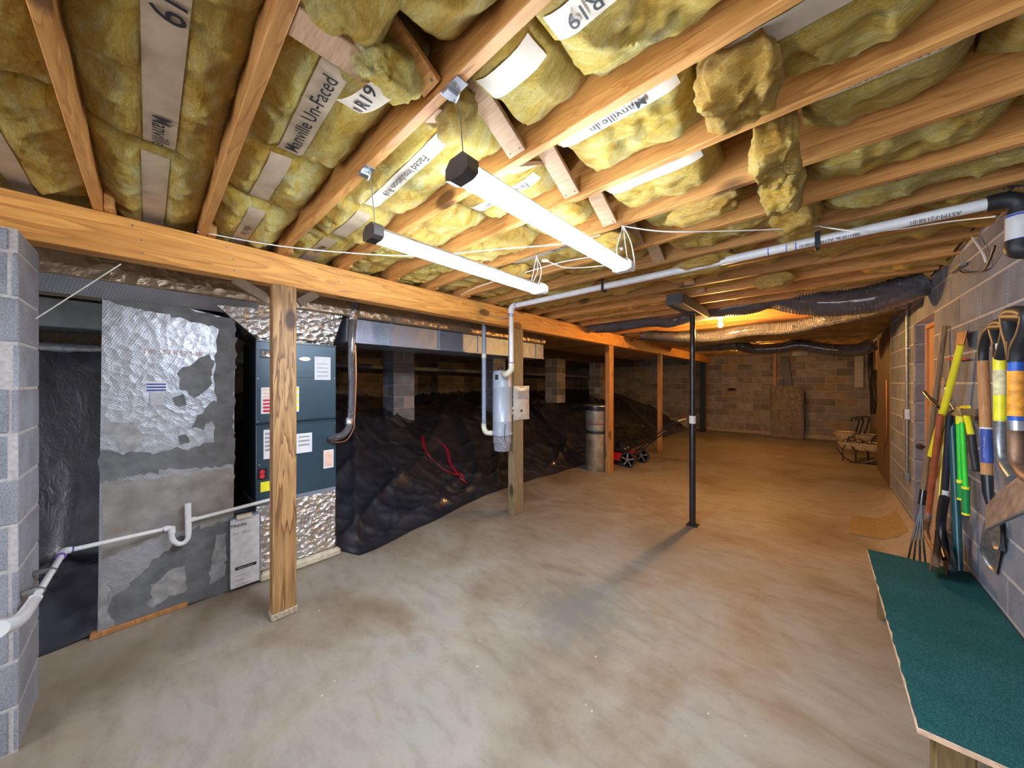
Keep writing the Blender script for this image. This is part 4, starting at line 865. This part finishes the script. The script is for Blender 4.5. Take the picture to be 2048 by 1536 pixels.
# ================================================================ FAR END
t=thing('covered_board','upright board wrapped in cloudy plastic leaning on the far wall','wrapped board',(py(1574,870,12.9)[0],12.9,0)); a=py(1541,870,12.85); b=py(1606,772,12.85)
obj('board',MB().box(a[0]+.05,b[0]-.05,12.9,13.1,.0,b[2]-.05,.01),WD,t)
def cvf(i,j):
    x=a[0]+(b[0]-a[0])*i; z=.01+(b[2]-.0)*j; z=.01+(b[2]-.01)*j; wv=.03*math.sin(i*17+j*3)+.05*noise.noise(Vector((x*5,z*3,0)))+.03*noise.noise(Vector((x*12,z*6,2)))
    return (x+.05*math.sin(j*3.)*(i-.5),12.82+wv+(.06 if (i<.03 or i>.97) else 0),z)
obj('plastic_cover',MB().grid(40,40,cvf),CLEARP,t,'all')
a=py(1553,775,13.2);b=py(1553,704,13.2)
one('leaning_stud',MB().box(a[0]-.08,a[0]+.0,13.18,13.27,0,b[2],.004),WO,'pale orange stud upright against the far wall behind the wrapped board','stud')
one('leaning_plank',MB().bar((py(1588,775,13.15)[0],13.1,.3),(py(1568,713,13.2)[0],13.2,py(1568,713,13.2)[2]),.20,.04,(0,1,0)),BLK_,'black plank leaning above the wrapped board','plank')
one('dark_block',MB().box(py(1558,770,13.2)[0],py(1568,770,13.2)[0],13.1,13.25,1.3,py(1560,758,13.2)[2],.01),BLK_,'small black box shape beside the black plank','box')
a=py(1584,713,13.28);b=py(1618,702,13.28)
t=thing('foundation_vent','dark foundation vent high in the far wall','vent',((a[0]+b[0])/2,13.28,a[2])); obj('frame',MB().box(a[0],b[0],13.27,13.29,a[2],b[2],.005),BLKM,t); [obj('louvre',MB().box(a[0]+.02,b[0]-.02,13.255,13.27,a[2]+.03+i*.04,a[2]+.04+i*.04),IRON,t) for i in range(3)]
a=py(1709,775,13.27);b=py(1727,712,13.27); one('wall_panel',MB().box(a[0],b[0],13.24,13.29,a[2],b[2],.005),simple('cream_board',(.42,.38,.3),.7),'pale cream board fixed at the top right of the far wall','panel')
q=py(1464,777,13.28); t=thing('cap_on_hook','small dark cap hanging on the far wall','hook',q); obj('cap',MB().lathe([(0,0),(.09,-.02),(.13,-.06),(.14,-.07)],(q[0],13.24,q[2]+.02),16),BLK_,t,True); obj('string',MB().tube([(q[0],13.27,q[2]+.2),(q[0],13.25,q[2])],.004,6),CORDW,t)
# plywood partition and stud at the wall jog
one('plywood_partition',MB().box(.80,.82,7.12,9.4,.02,2.55,.002),WD,'dark plywood sheet standing along the rear right wall','partition')
one('jog_stud',MB().box(.735,.80,7.045,7.11,.0,2.55,.003),WO,'orange-lit stud at the end of the grey block wall','stud')
q=px(1771,870,.79); one('gas_line',MB().tube(spline([px(1773,760,.785),px(1773,868,.785),px(1768,890,.785),px(1766,915,.785)],6),.008,8),COPP,'thin brass pipe running down the plywood sheet','pipe',None,True)
# hanging hoses on the rear right wall
t=thing('garden_hose','tangled black hoses hanging in loops on the rear right wall','hose',(.9,11.2,1.9))
for i in range(9):
    u=1742+i*3; v0=742+R0.uniform(-3,3); v1=815+R0.uniform(-15,22); X=.93
    a=px(u,v0,X);b=px(u+R0.uniform(2,6),v1,X); obj('coil',MB().tube(spline([a,(a[0],a[1]+.12,(a[2]*.6+b[2]*.4)),b,(b[0],b[1]-.18,b[2]+.1),(a[0]-.03,a[1]-.2,a[2]*.7+b[2]*.3),a],6),.022,10),BLK_,t,True)
one('wall_notice',MB().box(.985,.992,px(1760,720,.99)[1],px(1752,720,.99)[1],px(1756,744,.99)[2],px(1756,700,.99)[2]),PEACH,'pale notice pinned high on the rear right wall','notice')
one('drain_tube',MB().tube(spline([(.93,12.2,2.4),(.9,11.9,2.0),(.93,11.9,1.5),(.95,12.,.9)],6),.045,12),BLK_,'black corrugated tube hanging in the far right corner','tube',None,True)
# coir planters with iron stands
def basket(u,v,Y,r,label):
    p=py(u,v,Y); t=thing('coir_planter',label,'planter',(p[0],p[1],p[2]-r),'coir planters in the iron stand')
    obj('liner',MB().lathe([(.0,-r*.95),(r*.5,-r*.85),(r*.85,-r*.4),(r,.0),(r*.9,.0),(r*.75,-r*.35),(0,-r*.8)],p,20),COCO,t,True)
    obj('wire_rim',MB().tube([(p[0]+r*1.02*math.cos(a),p[1]+r*1.02*math.sin(a),p[2]) for a in [i*math.pi/10 for i in range(21)]],.006,6),BLKM,t,True)
basket(1688,863,10.4,.19,'leftmost coir planter in the iron stand'); basket(1728,868,10.5,.19,'upper rear coir planter beside the hoses')
basket(1697,882,10.1,.19,'front left coir planter, lowest row'); basket(1722,884,10.0,.19,'front middle coir planter, lowest row'); basket(1745,886,9.9,.19,'front right coir planter by the plywood')
t=thing('iron_plant_stand','black wrought iron scroll stand holding coir planters','plant stand',(.5,10.1,0))
for i,(u,v) in enumerate([(1692,905),(1705,912),(1718,915),(1730,912),(1742,905)]):
    p=py(u,v,9.95); s=1 if i%2 else -1; f=(py(u+s*6,918,9.95)[0],9.9,.01)
    obj('scroll',MB().tube(spline([(p[0]-s*.08,9.95,p[2]+.22),(p[0]-s*.14,9.95,p[2]+.30),(p[0]-s*.05,9.95,p[2]+.33),(p[0],9.95,p[2]+.18),(p[0]+s*.05,9.95,p[2]+.05),f],6),.009,8),BLKM,t,True)
obj('base_rail',MB().tube(spline([(.25,9.8,.3),(.4,9.8,.08),(.6,9.8,.02),(.85,9.8,.15)],6),.01,8).tube([(.45,9.85,.012),(.95,9.95,.012)],.01,8),BLKM,t,True)
for i,(u,v0,v1) in enumerate(((1713,838,875),(1722,836,872),(1733,835,868))):
    a=py(u,v0,10.6); b=py(u-5,v1,10.6); obj('upright_scroll',MB().tube(spline([(a[0]-.08,a[1],a[2]-.06),(a[0]-.06,a[1],a[2]+.02),(a[0]+.03,a[1],a[2]),(a[0]+.02,a[1],a[2]-.15),b],6),.014,8),BLKM,t,True)
# ================================================================ RIGHT WALL ITEMS
cd_=thing('electrical_conduit','vertical grey conduit with switch box on the block wall beside the door','conduit',(.70,5.8,1.2)); yc=px(1814,828,.70)[1]
obj('pipe',MB().tube([(.70,yc,px(1815,950,.7)[2]),(.70,yc,2.56)],.014,12),IRON,cd_,True)
obj('switch_box',MB().box(.675,.72,yc-.035,yc+.035,px(1812,838,.7)[2],px(1812,817,.7)[2],.004),STEEL,cd_); obj('lower_box',MB().box(.675,.72,yc-.04,yc+.03,px(1815,962,.7)[2],px(1815,945,.7)[2],.004),IRON,cd_)
obj('clip',MB().box(.69,.722,yc-.025,yc+.025,2.02,2.035,.002),STEEL,cd_)
def dm(i,j):
    a=Vector(pz(1704,1032)).lerp(Vector(pz(1697,1068)),j); b=Vector((.66,a.y+.05,0)); p=a.lerp(b,i); return (p.x,p.y,floor_z(p.x,p.y)+.012)
one('doormat',MB().grid(14,10,dm).grid(14,2,lambda i,j:tuple(Vector(dm(i,1))-Vector((0,0,.011*j)))),CARDB,'flat tan doormat on the slab behind the green bench','mat')
# bench with green carpet
BZ=.43; b0=pz(1830,1450,BZ); b1=pz(1737,1098,BZ); by0=1.852; by1=3.58; bx0=.255
bn=thing('low_bench','low wall bench with a green carpet covered top','bench',(.48,2.7,0))
obj('plywood_top',MB().box(bx0,.715,by0,by1,BZ-.026,BZ-.006,.001),PLYE,bn)
def cf(i,j):
    y=by0+.004+(by1-by0)*i; x=bx0+.004+(.708-bx0)*j
    if j==0: x+=.006*noise.noise(Vector((y*14,0,0)))-.002
    return (x,y,BZ-.001+.0015*noise.noise(Vector((x*9,y*7,0))))
cb=MB().grid(90,24,cf); cb.grid(90,2,lambda i,j:(cf(i,0)[0],cf(i,0)[1],BZ-.001-.006*j)); cb.grid(2,24,lambda i,j:(cf(0,j)[0],cf(0,j)[1],BZ-.001-.006*i))
obj('carpet',cb,CARP,bn,'all')
for (x,y) in((.30,by0+.03),(.62,by0+.03),(.30,by1-.12),(.62,by1-.12)): obj('leg',MB().box(x,x+.089,y,y+.089,0,BZ-.027,.003),WL,bn)
obj('apron',MB().box(.62,.66,by0+.12,by1-.13,BZ-.12,BZ-.027,.002),WL,bn)
# ---- tools
def tube_mat(t,name,pts,r,mat,n=12,sp=0): return obj(name,MB().tube(spline(pts,sp) if sp else pts,r,n),mat,t,True)
Xt=.64
def ppath(L,X): return [px(u,v,X) for u,v in L]
# tall brown handled fork
t=thing('garden_fork','leaning fork with a long brown wooden handle and dark tines, nearest the door','fork',px(1832,1110,.52))
a=px(1889,652,.70);b=px(1847,980,.60);cc=px(1833,1108,.55)
tube_mat(t,'handle',[a,b],.017,WHB); tube_mat(t,'ferrule',[b,px(1843,1010,.585)],.02,BLKM)
for s in(-.05,-.018,.018,.05): q=px(1836,1075,.56); e=cc; obj('tine',MB().tube(spline([px(1843,1005,.585),(q[0]+s*.5,q[1],q[2]),(e[0]+s,e[1],.20)],5),.006,6),BLKM,t,True)
# yellow scraper (head up)
t=thing('ice_scraper','yellow handled scraper leaning head up with a rusty flat blade','scraper',px(1865,912,.62))
h0=px(1922,690,.67);h1=px(1863,912,.60)
tube_mat(t,'handle',[h0,h1],[.016,.020],YELH,14)
q=[px(1913,690,.675),px(1928,692,.675),px(1936,662,.69),px(1918,668,.69)]; obj('blade',MB().prism([px(1913,692,.68),px(1927,697,.68),px(1937,661,.695),px(1917,666,.695)],(-.006,-.006,0)),RUST,t)
one('red_clip',MB().bar(px(1896,718,.67),px(1934,718,.70),.010,.012),RED,'red plastic strap across the yellow scraper handle','strap')
# red-brown handled shovel, head down
t=thing('round_shovel','round shovel leaning head down with a red-brown painted handle','shovel',px(1860,1105,.55))
tube_mat(t,'handle',ppath([(1881,830),(1856,1030)],.60),.0165,REDB); tube_mat(t,'collar',ppath([(1857,1028),(1855,1042)],.598),.0185,STEEL)
tube_mat(t,'socket',ppath([(1855,1040),(1852,1062),(1860,1085),(1872,1105)],.59),[.016]*18+[.012],RUST,12,6)
def blade(name,t,tip,base,wd,nrm,mat,curve=.02,pt=.5,up=None):
    tip=Vector(tip);base=Vector(base); L=(tip-base); d=L.normalized(); n=Vector(nrm).normalized(); s=d.cross(n).normalized(); n=s.cross(d).normalized()
    def f(i,j):
        a=i; w_=wd*(1 if a<1-pt else math.sqrt(max(0,1-((a-(1-pt))/pt)**2)))*(.78+.22*min(1,a*3)); x=(j-.5)*2
        return base+L*a+s*(w_/2*x)+n*(-curve*(1-x*x)+.0)
    mb=MB().grid(18,12,f); k=len(mb.v); m2=MB().grid(18,12,lambda i,j:f(i,j)-n*.004); mb.add(m2.v,m2.f)
    return obj(name,mb,mat,t,'all')
blade('blade',t,px(1862,1130,.50),px(1866,1080,.56),.20,(-1,-.4,0),RUST,.03)
# orange timber handle, plain
t=thing('wooden_rake','leaning tool with a yellow edged orange timber handle behind the dark grip','rake',px(1875,1105,.62)); obj('handle',MB().bar(px(1888,850,.66),px(1868,1100,.60),.024,.03),WH,t); obj('yellow_edge',MB().bar(px(1891,850,.665),px(1872,1098,.60),.006,.032),YELH,t)
obj('head',MB().bar(px(1862,1100,.60),px(1880,1106,.64),.03,.03),WD,t)
# navy shovel
t=thing('snow_shovel','leaning shovel with a thick navy black shaft and dark scoop','shovel',px(1890,1120,.60))
tube_mat(t,'shaft',ppath([(1899,830),(1889,1000)],.64),.0165,NAVY); tube_mat(t,'socket',ppath([(1889,995),(1882,1040),(1884,1085),(1894,1120)],.62),.024,BLKM,14,6)
obj('sticker',MB().tube(ppath([(1891.5,980),(1891,992)],.642),.0172,14,False),WHITE,t,True); blade('scoop',t,px(1896,1140,.57),px(1886,1075,.63),.17,(-1,-.5,0),BLKM,.03,.3)
# teal pole
t=thing('extension_pole','long dark teal pole leaning on the wall behind the bench','pole',px(1918,1130,.66)); tube_mat(t,'pole',ppath([(1904,838),(1918,1140)],.655),.0185,TEAL,14); tube_mat(t,'cap',ppath([(1904,832),(1904,840)],.655),.019,IRON,14)
t=thing('thin_rod','thin grey rod leaning between the navy shovel and the teal pole','rod',px(1900,1120,.69)); tube_mat(t,'rod',ppath([(1903,900),(1903,1125)],.695),.006,IRON,8); obj('peg',MB().tube([px(1898,1060,.69),px(1910,1057,.70)],.005,6),WHB,t)
# loppers with green handles
lp=thing('lopper','green handled lopper with yellow collars hanging on the wall','lopper',px(1921,900,.68))
for (u0,u1,v1) in((1917,1922,1000),(1924,1932,1030)):
    tube_mat(lp,'handle',ppath([(u0,845),((u0*.5+u1*.5),920),(u1-1 if u0==1924 else 1921,965 if u0<1920 else 975)],.66),.0115,GRNH,12)
    tube_mat(lp,'grip',ppath([(u1-1 if u0==1924 else 1921,962 if u0<1920 else 975),(u1,v1)],.66),.0155,GRND,12); tube_mat(lp,'grip_ring',ppath([(u1-1 if u0==1924 else 1921,960 if u0<1920 else 973),(u1-1 if u0==1924 else 1921,966 if u0<1920 else 978)],.66),.0165,YEL,12)
    tube_mat(lp,'end_ring',ppath([(u1,v1-4),(u1,v1)],.66),.0165,YEL,12)
tube_mat(lp,'collar',ppath([(1921,832),(1921,848)],.66),.020,YELH,12); obj('jaw',MB().prism([px(1912,832,.66),px(1930,832,.66),px(1926,815,.67),px(1918,812,.67)],(-.012,0,0)),IRON,lp)
# hedge shears yellow/black
t=thing('hedge_shears','yellow and black handled shears hanging by the green lopper','shears',px(1940,880,.68))
tube_mat(t,'yellow_handle',ppath([(1934,832),(1940,860),(1943,872)],.665),.014,YELH,12); tube_mat(t,'grip',ppath([(1943,870),(1947,905),(1953,942)],.665),[.016,.017,.013],BLK_,12)
obj('blade',MB().prism([px(1923,820,.665),px(1958,818,.665),px(1956,830,.665),px(1926,832,.665)],(-.01,0,0)),IRON,t); obj('yellow_plate',MB().prism([px(1925,812,.665),px(1941,811,.665),px(1942,817,.665),px(1925,817,.665)],(-.012,0,0)),YELH,t)
t=thing('bow_saw','curved metal cutting tool hung behind the yellow shears','cutter',px(1915,810,.69)); tube_mat(t,'frame',ppath([(1896,830),(1905,822),(1916,822)],.69),.009,BLKM,10,4); tube_mat(t,'blade',ppath([(1890,770),(1898,800),(1910,822)],.70),.005,STEEL,8,4)
t=thing('wood_stick','pale wooden stick end poking up beside the brown handle','stick',px(1888,800,.71)); tube_mat(t,'stick',ppath([(1887,755),(1886,830)],.70),.012,WK,10)
t=thing('pruning_saw','dark curved grip sticking out across the brown handle','saw',px(1860,800,.66)); tube_mat(t,'grip',ppath([(1849,784),(1858,795),(1876,815)],.63),[.012]*8+[.010],BLKM,12,4); tube_mat(t,'shaft',ppath([(1876,815),(1884,830),(1880,870)],.64),.014,NAVY,12,4)
# ---- hanging shovels on the right
def dgrip(t,u,v,X,w,mat,h=40):
    pass
# spade with ash handle
t=thing('ash_spade','hanging spade with a varnished ash shaft, black curved grip and dark blade','spade',px(1975,1000,.66)); X=.645
tube_mat(t,'shaft',ppath([(1966,722),(1971,840),(1974,955)],X),[.0195,.0205,.0205],WH,16)
tube_mat(t,'curved_grip',ppath([(1966,728),(1966,700),(1974,668),(1988,653)],X),.0195,BLK_,14,6); tube_mat(t,'socket',ppath([(1974,950),(1976,985),(1979,1010)],X),[.021,.019,.012],BLKM,14)
tube_mat(t,'label_band',ppath([(1972.6,858),(1974,925)],X),.0212,BLUEP,16); tube_mat(t,'white_band',ppath([(1972.2,855),(1972.6,868)],X),.0215,WHITE,16)
q=px(1968,895,X-.0225); text_on('lettering','Shank Tools',.022,(q[0],q[1]-.0,q[2]),(0,.05,-1),(0,1,0),WHITE,t)
blade('blade',t,px(1995,1100,.69),px(1978,990,.70),.17,(-1,0,0),IRON,.02,.35)
# yellow shaft square shovel
t=thing('yellow_shovel','hanging square shovel with a bright yellow shaft and bent grey neck','shovel',px(1999,900,.64)); X=.63
tube_mat(t,'shaft',ppath([(1999,712),(2000,842)],X),.0195,YELH,16); tube_mat(t,'neck',ppath([(2000,838),(2000,880),(2007,925),(2028,958)],X),.0195,IRON,14,6)
tube_mat(t,'paper_remnant',ppath([(1999,740),(1999.6,790)],X-.0005),.0198,simple('torn_cream_paper',(.62,.55,.30),.7,var=.4,scale=30,bmp=0),16)
obj('d_grip',MB().tube(spline(ppath([(1999,716),(1997,690),(1988,655),(2000,645),(2014,652),(2008,690),(2000,716)],X),6),.019,12).tube(ppath([(1988,654),(2014,652)],X),.021,12),BLK_,t,True)
tube_mat(t,'grip_socket',ppath([(1998,688),(1999,714)],X),.022,BLKM,14)
blade('blade',t,px(1974,1130,.70),px(1990,1040,.69),.16,(-1,-.2,0),IRON,.015,.1)
# blue/orange shovel with large brown blade
t=thing('orange_shovel','hanging shovel with blue and orange shaft and a broad worn brown blade','shovel',px(2032,900,.6)); X=.60
tube_mat(t,'blue_sleeve',ppath([(2031,722),(2031,842)],X),.0195,BLUEST,16); tube_mat(t,'orange_sleeve',ppath([(2031,742),(2031,832)],X),.0208,ORNG,16); tube_mat(t,'collar',ppath([(2031,841),(2031,860)],X),.022,STEEL,16)
tube_mat(t,'neck',ppath([(2031,858),(2031,900),(2036,930),(2052,952),(2070,965)],X),.0205,RUST,14,6)
obj('d_grip',MB().tube(spline(ppath([(2030,720),(2026,690),(2018,660),(2016,630),(2034,622),(2056,630),(2050,665),(2036,695),(2032,720)],X),6),.022,12).tube(ppath([(2018,632),(2056,632)],X),.024,12),BLK_,t,True)
tube_mat(t,'grip_socket',ppath([(2031,682),(2031,724)],X),.023,BLKM,14)
Bq=[px(1974,1058,.56),px(1976,1010,.575),px(1998,985,.585),(px(2040,952,.60)),px(2075,940,.60),px(2110,980,.58),px(2075,1015,.55),px(2010,1042,.55)]
obj('blade',MB().prism(Bq,(-.006,-.002,-.004)),RUSTY,t); obj('blade_fold',MB().tube(ppath([(1976,1058),(2012,1040),(2075,1012)],.548),.006,8),IRON,t,True)
one('wall_hook',MB().tube([px(1956,655,.70),px(1995,658,.62)],.004,6),IRON,'long nail holding the hanging spade grips','nail')
# ================================================================ CABLES
def cable(pts,r,mat,label,n=8): return one('cable',MB().tube(spline(pts,n),r,6),mat,label,'cable',None,True)
cable([px(395,463,BX+.005),pz(560,492,2.50),pz(730,508,2.48),pz(850,511,2.48),pz(1000,498,2.48),pz(1130,487,2.50),pz(1200,470,2.55)],.0035,CORDW,'white cord strung from the beam past both shop lights')
cable([pz(1243,452,2.54),pz(1330,463,2.50),pz(1450,462,2.50),pz(1560,458,2.51),pz(1640,452,2.54)],.0035,CORDW,'white cord draped from the near hook to the pipe hanger')
cable([pz(1640,453,2.54),pz(1720,463,2.47),pz(1800,458,2.47),pz(1900,443,2.49),py(1990,433,2.6)],.0035,CORDW,'white cord sagging below the pipe near the right wall')
cable([pz(922,590,2.54),pz(960,572,2.54),pz(1050,545,2.54),pz(1120,525,2.55),pz(1180,514,2.55)],.004,CORDW,'pale cable stapled along the joists behind the left shop light')
for (lab,hk,end,sw) in (('left',(1073,512),(1062,570),(1090,520)),('right',(1247,452),(1252,535),(1241,492))):
    zz=2.50; k=pz(hk[0],hk[1],zz+.04); e=pz(end[0],end[1],2.32)
    t=thing('hanging_cord','white plug cord with inline switch looped at the %s shop light end'%lab,'cord',k)
    o1=(k[0]-.05,k[1]+.02,k[2]-.12);o2=(k[0]+.05,k[1]-.01,k[2]-.12)
    obj('loop',MB().tube(spline([k,o1,e,(e[0]+.05,e[1],e[2]-.02),o2,k],8),.003,6).tube(spline([k,(k[0]+.01,k[1],k[2]-.1),(e[0]+.01,e[1]+.01,e[2]+.02)],8),.003,6),CORDW,t,True)
    s=pz(sw[0],sw[1],zz); obj('switch',MB().bar((s[0]-.01,s[1]-.0,s[2]+.028),(s[0]+.01,s[1],s[2]-.028),.018,.016,(0,1,0),.003) if lab=='right' else MB().bar((s[0]-.025,s[1],s[2]+.0),(s[0]+.025,s[1],s[2]-.012),.016,.018,(0,0,1),.003),WHITE,t)
cable([pz(1095,522,2.5),pz(1130,535,2.47),pz(1180,534,2.47),pz(1235,528,2.40)],.003,CORDW,'white cord linking the two shop light ends')
cable([px(2046,352,.69),px(1985,395,.69),px(1935,470,.70),px(1895,520,.70),px(1862,552,.70)],.006,BLK_,'black cable running down the top of the block wall to the duct')
cable([px(2048,372,.66),px(2015,375,.66),px(1960,395,.66),px(1912,394,.68),px(1900,388,.70)],.006,BLK_,'black cable looping over the end of the white pipe')
cable([px(2030,372,.66),px(1975,425,.68),px(1912,497,.70),px(1868,545,.705)],.005,BLK_,'second black cable slanting beside the first along the wall top')
cable([px(1990,492,.69),px(1975,530,.70),px(1960,543,.70),px(1930,546,.705),px(1920,541,.71)],.005,BLK_,'black cord hanging from the muffler to the wall clamp')
cable([px(1988,433,.68),px(1945,435,.68),px(1925,445,.69),px(1945,475,.70),px(1965,505,.705),px(1972,525,.71)],.006,CORDW,'thick white cable looping against the block wall by the muffler')
one('wall_clamp',MB().bar(px(1906,545,.71),px(1926,528,.70),.03,.02),IRON,'small metal clamp on the block wall under the muffler','clamp')
bx=pz(1210,482,2.58); one('junction_box',MB().box(bx[0]-.06,bx[0]+.06,bx[1]-.05,bx[1]+.05,2.57,2.62,.004).box(bx[0]-.03,bx[0]+.03,bx[1]-.03,bx[1]+.03,2.555,2.572,.003),simple('grey_box',(.35,.37,.4),.5),'grey junction box between joists above the bright shop light','box')
# floor crumbs that can be seen on the slab
crumb=MB()
for i in range(26):
    q=pz(R0.uniform(450,1600),R0.uniform(1000,1500)); s=R0.uniform(.0015,.003); crumb.box(q[0]-s,q[0]+s,q[1]-s,q[1]+s*1.5,0,s)
tag(obj('floor_crumbs',crumb,PVCC),'tiny pale crumbs scattered on the concrete slab','debris',None,'stuff')
